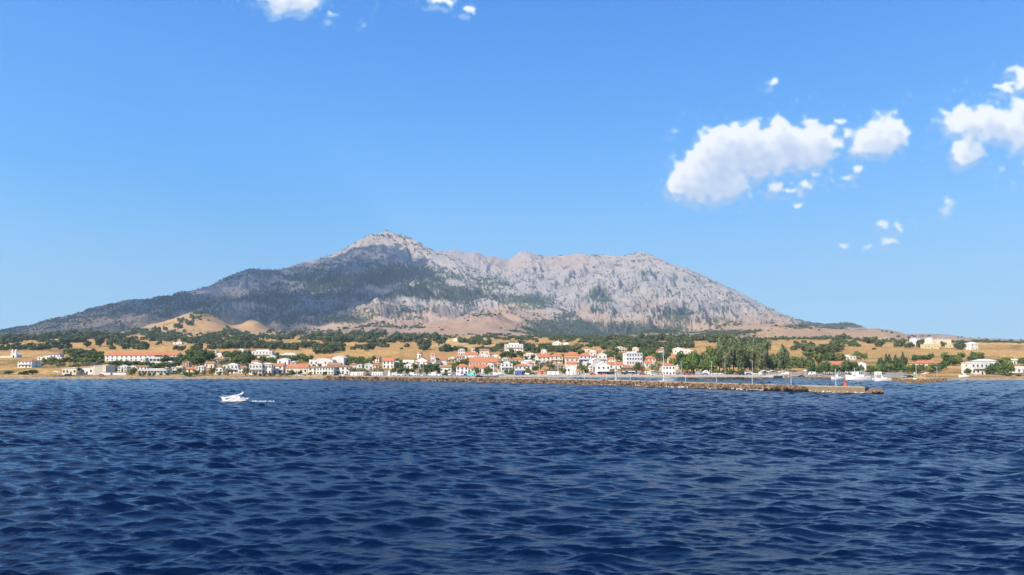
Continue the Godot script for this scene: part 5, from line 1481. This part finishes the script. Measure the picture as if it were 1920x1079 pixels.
func sail_yacht(px: float, d: float, l: float, mast: float, turn: float, label: String) -> void:
	var o := thing("sailing_yacht", at_water(px, d), turn)
	part(o, "hull", hull_mesh(l, l * 0.3, l * 0.12, l * 0.095, l * 0.1, l * 0.1), M.gel)
	part(o, "cabin", prism(PackedVector2Array([Vector2(-l * 0.2, l * 0.08), Vector2(l * 0.18, l * 0.08), Vector2(l * 0.16, l * 0.14), Vector2(-l * 0.12, l * 0.13)]), l * 0.08, false), M.gel)
	bar(o, "mast", M.mastpaint, Vector3(-l * 0.08, l * 0.09, 0), Vector3(-l * 0.08, mast, 0), 0.13)
	bar(o, "boom", M.mastpaint, Vector3(-l * 0.08, l * 0.22, 0), Vector3(l * 0.32, l * 0.22, 0), 0.08)
	bar(o, "furled_sail", M.canvas, Vector3(-l * 0.06, l * 0.235, 0), Vector3(l * 0.31, l * 0.235, 0), 0.14)
	bar(o, "spreader", M.mastpaint, Vector3(-l * 0.08, mast * 0.6, -0.8), Vector3(-l * 0.08, mast * 0.6, 0.8), 0.04)
	bar(o, "forestay", M.steel, Vector3(-l * 0.48, l * 0.12, 0), Vector3(-l * 0.08, mast * 0.95, 0), 0.03)
	bar(o, "backstay", M.steel, Vector3(l * 0.48, l * 0.1, 0), Vector3(-l * 0.08, mast, 0), 0.03)
	for s in [-1, 1]:
		bar(o, "shroud", M.steel, Vector3(-l * 0.05, l * 0.1, s * l * 0.13), Vector3(-l * 0.08, mast * 0.9, 0), 0.03)
	tag(o, label, "sailboat", "sailing yachts behind the breakwater")
	marks.append([px, HORIZON + EYE * F / d, "the sailing yacht"])

func fishing_boat(px: float, d: float, l: float, turn: float, hull_m: Material, house_m: Material, mast: float, label: String, called := "fishing_boat", dry := 0.0) -> void:
	var at := at_water(px, d)
	at.y = dry
	var o := thing(called, at, turn)
	part(o, "hull", hull_mesh(l, l * 0.32, l * 0.2, l * 0.11, l * 0.13, l * 0.12), hull_m)
	part(o, "gunwale", hull_mesh(l * 1.01, l * 0.33, l * 0.215, l * 0.125, l * 0.145, 0.02), M.gel, Vector3(0, 0.02, 0), Vector3(1, 1, 1)).scale = Vector3(1, 0.98, 1)
	var wh := box(o, "wheelhouse", house_m, Vector3(l * 0.12, l * 0.22, 0), Vector3(l * 0.24, l * 0.24, l * 0.19))
	for i in 3:
		box(wh, "window", M.glass, Vector3((i - 1) * 0.3, 0.2, 0.51), Vector3(0.2, 0.3, 0.04))
	box(o, "wheelhouse_roof", M.gel, Vector3(l * 0.12, l * 0.35, 0), Vector3(l * 0.28, 0.1, l * 0.23))
	if mast > 0.0:
		bar(o, "mast", M.mastpaint, Vector3(-l * 0.1, l * 0.1, 0), Vector3(-l * 0.1, mast, 0), 0.12)
		bar(o, "derrick", M.mastpaint, Vector3(-l * 0.1, l * 0.2, 0), Vector3(l * 0.25, mast * 0.85, 0), 0.08)
		bar(o, "stay", M.steel, Vector3(-l * 0.48, l * 0.2, 0), Vector3(-l * 0.1, mast, 0), 0.04)
	box(o, "hatch", M.bark, Vector3(-l * 0.2, l * 0.14, 0), Vector3(l * 0.14, l * 0.06, l * 0.12))
	tag(o, label, "boat", "boats in the harbour")
	marks.append([px, HORIZON + (EYE - dry) * F / d, "the " + label.split(" ")[0] + " boat"])

func boats() -> void:
	motor_yacht()
	sail_yacht(1155.5, 424.0, 7.5, 12.6, 1.1, "small sailing yacht with a thick white mast behind the breakwater")
	sail_yacht(1247.0, 398.0, 10.0, 19.0, 0.5, "long sailing yacht with the tallest mast, moored behind the breakwater")
	fishing_boat(1570.0, 448.0, 9.0, 0.35, M.bluepaint, M.gel, 6.5, "blue fishing boat with red-topped wheelhouse at the harbour shore")
	fishing_boat(1608.0, 440.0, 15.0, 0.15, M.gel, M.gel, 7.0, "long white fishing boat moored before the restaurant gable")
	fishing_boat(1655.0, 424.0, 9.0, 0.1, M.gel, M.canvas, 0.0, "low white motorboat right of the long white fishing boat")
	fishing_boat(1642.0, 436.0, 6.0, 0.4, M.gel, M.gel, 3.4, "small white boat with short mast between two larger white boats")
	fishing_boat(1808.0, 447.0, 6.5, 0.1, M.gel, M.gel, 0.0, "white boat propped on the right beach beside the dirt slope", "fishing_boat", 1.6)
	fishing_boat(935.0, 505.0, 7.5, 0.2, M.navy, M.gel, 8.5, "navy boat with crossed white masts hauled onto the quay", "fishing_boat", 1.75)
	# shore junk by the boats
	for j in [[1603.0, 703.5, "white container on the harbour bank behind the long white boat", 2.8, "gel"], [1647.0, 704.5, "white container right of the restaurant gable", 3.6, "gel"], [667.0, 706.0, "long white trailer box left on the beach end", 6.5, "gel"], [676.0, 706.0, "short white trailer box right of the long trailer box", 3.4, "gel"], [703.0, 706.0, "white cabin left of two on the beach end", 4.0, "gel"], [712.0, 706.0, "white cabin right of two on the beach end", 3.6, "gel"], [1082.5, 704.0, "blue shipping container on the quay near the palm", 3.4, "bluepaint"], [1071.0, 704.0, "white trailer box left of the blue container", 6.4, "gel"], [1037.0, 704.0, "long white trailer box right of the orange kiosk", 7.6, "gel"]]:
		var d := 470.0 if j[0] < 720.0 else (505.0 if j[0] < 1500.0 else 478.0)
		var at := spot(j[0], j[1], d)
		at.y = maxf(at.y, 1.3) if j[0] > 900.0 and j[0] < 1470.0 else at.y
		var c := thing("container", at)
		box(c, "shell", M[j[4]], Vector3(0, 1.55, 0), Vector3(j[3], 2.3, 2.4))
		box(c, "roof", M.gel, Vector3(0, 2.76, 0), Vector3(j[3] + 0.1, 0.1, 2.5))
		for i in 2:
			box(c, "door", M.grey, Vector3((i - 0.5) * j[3] * 0.4, 1.4, 1.22), Vector3(0.9, 1.8, 0.05))
			part(c, "wheel", lathe(PackedVector2Array([Vector2(0.05, -0.12), Vector2(0.42, -0.12), Vector2(0.42, 0.12), Vector2(0.05, 0.12)]), 10), M.tyre, Vector3((i - 0.5) * j[3] * 0.6, 0.4, 1.0), Vector3.ONE, Vector3(PI / 2, 0, 0))
		tag(c, j[2], "container", "containers and trailers on the shore")

# ------------------------------------------------------------------ vehicles
func vehicle_mesh(kind: String) -> Array:
	if kind == "van":
		return [prism(PackedVector2Array([Vector2(-2.4, 0.35), Vector2(2.4, 0.35), Vector2(2.4, 2.1), Vector2(2.2, 2.25), Vector2(-1.2, 2.25), Vector2(-1.9, 1.35), Vector2(-2.4, 1.1)]), 0.92, false), prism(PackedVector2Array([Vector2(-1.78, 1.42), Vector2(-0.5, 1.42), Vector2(-0.5, 2.1), Vector2(-1.26, 2.1)]), 0.94, false)]
	return [prism(PackedVector2Array([Vector2(-2.1, 0.3), Vector2(2.1, 0.3), Vector2(2.12, 0.8), Vector2(1.95, 0.95), Vector2(1.45, 1.0), Vector2(-0.8, 1.0), Vector2(-1.9, 0.82), Vector2(-2.15, 0.6)]), 0.86, false), prism(PackedVector2Array([Vector2(-0.95, 0.98), Vector2(1.65, 0.98), Vector2(1.2, 1.46), Vector2(-0.2, 1.5)]), 0.76, false)]

func vehicles() -> void:
	var wheel := lathe(PackedVector2Array([Vector2(0.04, -0.1), Vector2(0.33, -0.1), Vector2(0.33, 0.1), Vector2(0.04, 0.1)]), 10)
	var shapes := {"car": vehicle_mesh("car"), "van": vehicle_mesh("van")}
	var rng := RandomNumberGenerator.new()
	rng.seed = 33
	# column, kind, paint, words
	for v in [[127.0, "car", "black", "black"], [190.0, "car", "redpaint", "red"], [560.0, "car", "gel", "white"], [568.0, "car", "silver", "silver"], [632.0, "car", "black", "black"], [642.0, "car", "gel", "white"], [651.0, "car", "silver", "silver"], [690.0, "car", "navy", "dark blue"], [742.0, "van", "gel", "white"], [752.0, "car", "gel", "white"], [764.0, "car", "silver", "silver"], [775.0, "van", "gel", "white"], [790.0, "car", "gel", "white"], [803.0, "car", "silver", "silver"], [811.0, "van", "gel", "white"], [823.0, "car", "gel", "white"], [834.0, "car", "black", "black"], [842.0, "car", "gel", "white"], [850.0, "car", "silver", "silver"], [862.0, "van", "gel", "white"], [872.0, "car", "navy", "dark blue"], [883.0, "van", "turquoise", "turquoise"], [898.0, "car", "black", "black"], [908.0, "van", "gel", "white"], [918.0, "car", "silver", "silver"], [990.0, "car", "gel", "white"], [998.0, "car", "black", "black"], [1103.0, "car", "gel", "white"], [1112.0, "car", "redpaint", "red"], [1131.0, "car", "redpaint", "red"], [1146.0, "car", "navy", "dark blue"], [1159.0, "car", "gel", "white"], [1168.0, "car", "navy", "dark blue"], [1182.0, "car", "silver", "silver"], [1204.0, "car", "redpaint", "red"], [1214.0, "van", "gel", "white"], [1226.0, "car", "gel", "white"], [1238.0, "car", "silver", "silver"], [1275.0, "car", "bluepaint", "blue"], [1287.0, "car", "redpaint", "red"], [1298.0, "car", "redpaint", "red"], [1311.0, "van", "silver", "silver"], [1323.0, "car", "bluepaint", "blue"], [1339.0, "car", "gel", "white"], [1349.0, "car", "gel", "white"], [1370.0, "car", "navy", "dark blue"], [1382.0, "car", "redpaint", "red"], [1391.0, "car", "black", "black"], [1404.0, "car", "bluepaint", "blue"], [1418.0, "car", "gel", "white"], [1430.0, "van", "gel", "white"], [1472.0, "van", "gel", "white"], [1483.0, "car", "silver", "silver"], [1502.0, "car", "black", "black"], [1523.0, "van", "gel", "white"], [1536.0, "car", "silver", "silver"], [1706.0, "car", "black", "black"], [1698.0, "car", "silver", "silver"]]:
		var px: float = v[0]
		var d := rng.randf_range(506.0, 518.0)
		if px < 720.0: d = rng.randf_range(468.0, 476.0)
		elif px < 900.0: d = rng.randf_range(468.0, 486.0)
		elif px > 1480.0: d = rng.randf_range(490.0, 500.0)
		if px > 1690.0: d = 432.0
		var row := HORIZON + (EYE - 1.6) * F / d
		var at := spot(px, row, d)
		if px > 890.0 and px < 1465.0: at.y = maxf(at.y, 1.25 + (d - 502.0) * 0.0141)
		var o := thing("parked_" + v[1], at, rng.randf_range(-0.35, 0.35) + (PI if rng.randf() < 0.5 else 0.0))
		var paint: Material = M[v[2]]
		part(o, "body", shapes[v[1]][0], paint)
		part(o, "cabin" if v[1] == "car" else "windscreen", shapes[v[1]][1], M.glass)
		if v[1] == "car":
			box(o, "roof", paint, Vector3(0.5, 1.49, 0), Vector3(1.35, 0.05, 1.4))
		for s in [-1, 1]:
			for e in [-1, 1]:
				part(o, "wheel", wheel, M.tyre, Vector3(e * 1.32, 0.33, s * 0.82), Vector3.ONE, Vector3(PI / 2, 0, 0))
		tag(o, "car", v[1], "vehicles parked along the shore")
		later(o, px, row, v[3] + " parked " + v[1])
	# blue truck on the quay
	var at := spot(974.0, 707.0, 506.0)
	at.y = 1.22
	var t := thing("truck", at, PI)
	box(t, "cargo_box", M.bluepaint, Vector3(0.9, 1.8, 0), Vector3(4.6, 2.2, 2.3))
	part(t, "cab", prism(PackedVector2Array([Vector2(-3.6, 0.6), Vector2(-1.5, 0.6), Vector2(-1.5, 2.6), Vector2(-3.0, 2.6), Vector2(-3.6, 1.7)]), 1.1, false), M.navy)
	box(t, "windscreen", M.glass, Vector3(-3.2, 2.1, 0), Vector3(0.5, 0.7, 2.0))
	box(t, "chassis", M.tyre, Vector3(-0.3, 0.55, 0), Vector3(6.4, 0.3, 1.0))
	for e in [-2.6, 1.2, 2.4]:
		for s in [-1, 1]:
			part(t, "wheel", wheel, M.tyre, Vector3(e, 0.45, s * 0.95), Vector3(1.35, 1.35, 1.35), Vector3(PI / 2, 0, 0))
	tag(t, "dark blue box truck parked on the quay", "truck")
	marks.append([974.0, 706.0, "the blue truck"])

# ------------------------------------------------------------------ posts, canopies
func lamp_post(px: float, row: float, d: float, y: float, h: float, called := "lamp_post") -> void:
	var v := ray(px, row) * d
	var o := thing(called, Vector3(v.x, y, -d))
	bar(o, "pole", M.postpaint, Vector3(0, -0.4, 0), Vector3(0, h, 0), 0.09)
	bar(o, "arm", M.postpaint, Vector3(0, h - 0.05, 0), Vector3(-0.9, h + 0.15, 0), 0.05)
	box(o, "lamp_head", M.gel, Vector3(-1.0, h + 0.13, 0), Vector3(0.6, 0.14, 0.3))
	box(o, "footing", M.concrete, Vector3(0, 0.1, 0), Vector3(0.4, 0.3, 0.4))
	tag(o, "lamp post", "lamp post", "lamp posts of the harbour")
	later(o, px, row, "slim white lamp post")

func posts() -> void:
	for px in [1010.0, 1058.0, 1096.0, 1138.0, 1182.0, 1286.0, 1344.0, 1411.0, 1484.0, 1568.0]:
		var best := 1e9
		var d := 380.0
		for i in 101:                                     # where the deck of the breakwater crosses that column
			var p := along(i / 100.0) + Vector2(2.0, 4.0)
			var e := absf(960.0 + p.x / (p.y * LX) - px)
			if e < best:
				best = e
				d = p.y
		lamp_post(px, HORIZON + (EYE - 2.0) * F / d, d, 2.05, 3.4 if px > 1400.0 else 3.0)
	for p in [[555.0, 474.0, 7.0], [686.0, 474.0, 7.5], [697.0, 478.0, 7.5], [733.0, 470.0, 7.5], [784.0, 476.0, 9.0], [793.0, 478.0, 8.5], [1012.0, 512.0, 8.5], [1047.0, 512.0, 8.5], [1220.0, 512.0, 9.0], [1278.0, 510.0, 9.0], [1335.0, 506.0, 9.0], [1360.0, 506.0, 8.0], [1411.5, 508.0, 9.5], [1719.0, 440.0, 8.0], [1758.0, 455.0, 6.0]]:
		var row: float = HORIZON + (EYE - 1.6) * F / p[1]
		var at := spot(p[0], row, p[1])
		lamp_post(p[0], row, p[1], maxf(at.y, 1.6), p[2])
	for p in [[1506.0, 500.0, 8.5, "wooden power pole with crossarms at the harbour bank"], [1515.0, 505.0, 8.0, "grey power pole right of the crossarm pole"], [1811.0, 540.0, 9.5, "power pole on the dirt slope left of the modern villa"], [1872.0, 500.0, 8.5, "power pole before the trees right of the modern villa"]]:
		var row: float = HORIZON + (EYE - 1.6) * F / p[1]
		var at := spot(p[0], row, p[1])
		var o := thing("power_pole", at)
		bar(o, "pole", M.bark, Vector3(0, -0.6, 0), Vector3(0, p[2], 0), 0.13)
		for k in 2:
			box(o, "crossarm", M.bark, Vector3(0, p[2] - 0.3 - k * 0.9, 0), Vector3(2.6, 0.14, 0.14))
		tag(o, p[3], "power pole", "power poles")
	# open canopies on posts
	for c in [[1449.0, 492.0, 7.0, "white market canopy left of the cream one on the bank", "canvas"], [1471.0, 492.0, 8.5, "cream market canopy right of the white one on the bank", "cream"], [1434.0, 505.0, 5.0, "white canopy at the right end of the quay", "canvas"], [1514.0, 520.0, 4.5, "small pale canopy behind the power poles", "canvas"], [1740.0, 420.0, 5.5, "pink and white tent on the small mole", "pinktent"], [99.0, 470.0, 8.0, "pale beach canopy left of the left warehouse", "canvas"], [1226.0, 512.0, 5.0, "pale cafe canopy left of the quay cube house", "cream"], [1203.0, 514.0, 4.5, "red cafe canopy under the blue-white hotel", "redpaint"]]:
		var row: float = HORIZON + (EYE - 1.6) * F / c[1]
		var at := spot(c[0], row, c[1])
		at.y = maxf(at.y, 1.6)
		var o := thing("canopy", at)
		var w: float = c[2]
		part(o, "cover", prism(PackedVector2Array([Vector2(-w / 2, 2.3), Vector2(0, 3.1), Vector2(w / 2, 2.3), Vector2(w / 2, 2.42), Vector2(0, 3.22), Vector2(-w / 2, 2.42)]), 2.0, false), M[c[4]])
		for s in [-1, 1]:
			for e in [-1, 1]:
				bar(o, "post", M.postpaint, Vector3(s * w * 0.48, -0.4, e * 1.9), Vector3(s * w * 0.48, 2.4, e * 1.9), 0.06)
		box(o, "table", M.bark, Vector3(0, 0.75, 0), Vector3(w * 0.5, 0.08, 0.9))
		tag(o, c[3], "canopy", "canopies on the shore")
	# white upright monument on the shore
	var m := thing("monument", spot(729.0, 705.0, 474.0))
	part(m, "slab", prism(PackedVector2Array([Vector2(-0.75, -0.5), Vector2(0.75, -0.5), Vector2(0.5, 3.3), Vector2(-0.2, 3.7)]), 0.35, false), M.gel)
	box(m, "plinth", M.concrete, Vector3(0, 0.05, 0), Vector3(2.6, 0.5, 1.6))
	tag(m, "white upright monument slab on the shore left of the church", "monument")

# ------------------------------------------------------------------ materials
func plaster(c: Color, seed_: int) -> StandardMaterial3D:
	var m := mat(c, 0.9, 0.0, 0.25)
	m.albedo_texture = noise_tex(seed_, 0.03, 4, 256, Color(0.88, 0.87, 0.85), Color(1, 1, 1), 0.3, 0.6)
	m.uv1_triplanar = true
	m.uv1_world_triplanar = true
	m.uv1_scale = Vector3(0.12, 0.12, 0.12)
	return m

func materials() -> void:
	var bm := BoxMesh.new()
	var st := SurfaceTool.new()
	st.create_from(bm, 0)
	cube = st.commit()
	post = lathe(PackedVector2Array([Vector2(0.02, 0), Vector2(1, 0), Vector2(1, 1), Vector2(0.02, 1)]), 8)
	M.white = plaster(lin(0.78, 0.77, 0.735), 71)
	M.cream = plaster(lin(0.72, 0.64, 0.50), 72)
	M.yellow = plaster(lin(0.70, 0.62, 0.33), 73)
	M.pink = plaster(lin(0.58, 0.44, 0.36), 74)
	M.orange = plaster(lin(0.55, 0.30, 0.15), 75)
	M.bluewhite = plaster(lin(0.70, 0.74, 0.80), 76)
	M.brownwall = plaster(lin(0.22, 0.14, 0.09), 77)
	M.red = plaster(lin(0.49, 0.195, 0.11), 78)
	M.brown = plaster(lin(0.34, 0.20, 0.135), 79)
	M.concrete = plaster(lin(0.52, 0.47, 0.40), 80)
	M.seawall = plaster(lin(0.25, 0.195, 0.13), 81)
	M.parapet = plaster(lin(0.38, 0.32, 0.245), 83)
	M.grey = mat(lin(0.50, 0.44, 0.39), 0.7)
	M.door = mat(lin(0.09, 0.06, 0.045), 0.6)
	M.glass = mat(lin(0.045, 0.055, 0.07), 0.12, 0.0, 0.5)
	M.rail = mat(lin(0.55, 0.55, 0.55), 0.6)
	M.canvas = mat(lin(0.75, 0.73, 0.68), 0.9)
	M.pinktent = mat(lin(0.75, 0.45, 0.42), 0.9)
	M.steel = mat(lin(0.5, 0.5, 0.52), 0.4, 0.6)
	M.postpaint = mat(lin(0.62, 0.63, 0.62), 0.6)
	M.mastpaint = mat(lin(0.75, 0.75, 0.74), 0.45)
	M.gel = mat(lin(0.80, 0.79, 0.77), 0.35, 0.0, 0.5)
	M.stripe = mat(lin(0.20, 0.17, 0.16), 0.5)
	M.seat = mat(lin(0.62, 0.52, 0.40), 0.8)
	M.flag = mat(lin(0.55, 0.66, 0.80), 0.9)
	M.redpaint = mat(lin(0.48, 0.06, 0.04), 0.5, 0.0, 0.5)
	M.greenpaint = mat(lin(0.04, 0.30, 0.16), 0.5, 0.0, 0.5)
	M.bluepaint = mat(lin(0.05, 0.14, 0.40), 0.45, 0.0, 0.5)
	M.navy = mat(lin(0.02, 0.035, 0.09), 0.35, 0.0, 0.5)
	M.black = mat(lin(0.02, 0.02, 0.022), 0.3, 0.0, 0.5)
	M.silver = mat(lin(0.45, 0.46, 0.47), 0.35, 0.3, 0.5)
	M.turquoise = mat(lin(0.10, 0.55, 0.50), 0.5, 0.0, 0.5)
	M.tyre = mat(lin(0.02, 0.02, 0.02), 0.9)
	M.foam = mat(lin(0.85, 0.88, 0.9), 0.9)
	M.bark = mat(lin(0.13, 0.095, 0.07), 0.95)
	M.rock = plaster(lin(0.205, 0.15, 0.10), 82)
	M.rock.vertex_color_use_as_albedo = true
	M.palm = mat(lin(0.16, 0.15, 0.045), 0.8)
	var leaf := func(r: float, g: float, b: float) -> StandardMaterial3D:
		var m := mat(lin(r, g, b), 0.75, 0.0, 0.25)
		m.vertex_color_use_as_albedo = true
		m.backlight = lin(r * 0.9, g, b * 0.5)
		return m
	M.oak = [leaf.call(0.095, 0.124, 0.054), leaf.call(0.068, 0.096, 0.049), leaf.call(0.135, 0.155, 0.061)]
	M.oak_words = ["dark oak", "very dark oak", "olive-green oak"]
	M.oak_group = "oaks on the fields behind the town"
	M.leafy = [leaf.call(0.115, 0.169, 0.047), leaf.call(0.074, 0.121, 0.043), leaf.call(0.176, 0.203, 0.054), leaf.call(0.095, 0.142, 0.054)]
	M.leafy_words = ["green leafy tree", "deep green leafy tree", "yellow-green leafy tree", "mid-green leafy tree"]
	M.leafy_group = "leafy trees among the houses"
	M.olive = [leaf.call(0.230, 0.236, 0.128), leaf.call(0.176, 0.182, 0.088), leaf.call(0.284, 0.270, 0.169)]
	M.olive_words = ["grey-green olive tree", "dull green olive tree", "pale olive tree"]
	M.olive_group = "olives and tamarisks among the houses"
	M.poplar = [leaf.call(0.135, 0.169, 0.074), leaf.call(0.101, 0.135, 0.057), leaf.call(0.169, 0.189, 0.095)]
	M.poplar_words = ["tall green tree", "tall dark tree", "tall grey-green tree"]
	M.poplar_group = "tall trees right of the town"
	M.cypress = [leaf.call(0.061, 0.089, 0.043)]
	M.cypress_words = ["slender dark cypress"]
	M.cypress_group = "cypresses"
	M.dune = [leaf.call(0.121, 0.142, 0.054), leaf.call(0.101, 0.135, 0.061)]
	M.dune_words = ["rounded dune shrub", "dense green dune shrub"]
	M.dune_group = "shrubs on the beaches"

func build_town() -> void:
	materials()
	marks.append([375.0, 600.0, "the golden cone hill"])
	marks.append([60.0, 640.0, "the far left fields"])
	marks.append([250.0, 632.0, "the wooded field edge"])
	marks.append([425.0, 640.0, "the fields under the cone hills"])
	marks.append([620.0, 640.0, "the long middle wood"])
	marks.append([740.0, 645.0, "the golden middle field"])
	marks.append([825.0, 648.0, "the broad lone oak field"])
	marks.append([920.0, 640.0, "the pink spur"])
	marks.append([1040.0, 642.0, "the upper town fields"])
	marks.append([1160.0, 640.0, "the left end of the dark wood"])
	marks.append([1260.0, 642.0, "the middle of the dark wood"])
	marks.append([1340.0, 640.0, "the right end of the dark wood"])
	marks.append([1400.0, 690.0, "the tall tree grove"])
	marks.append([1450.0, 690.0, "the grove's right end"])
	marks.append([1520.0, 640.0, "the right golden field"])
	marks.append([1640.0, 650.0, "the field hedge"])
	marks.append([1545.0, 662.0, "the dark oak clump"])
	marks.append([1670.0, 692.0, "the cypress row"])
	marks.append([1790.0, 690.0, "the dirt slope"])
	marks.append([50.0, 704.0, "the left beach"])
	marks.append([1690.0, 640.0, "the plateau's left end"])
	houses()
	church()
	harbour()
	boats()
	vehicles()
	posts()
	trees()
	name_pending()
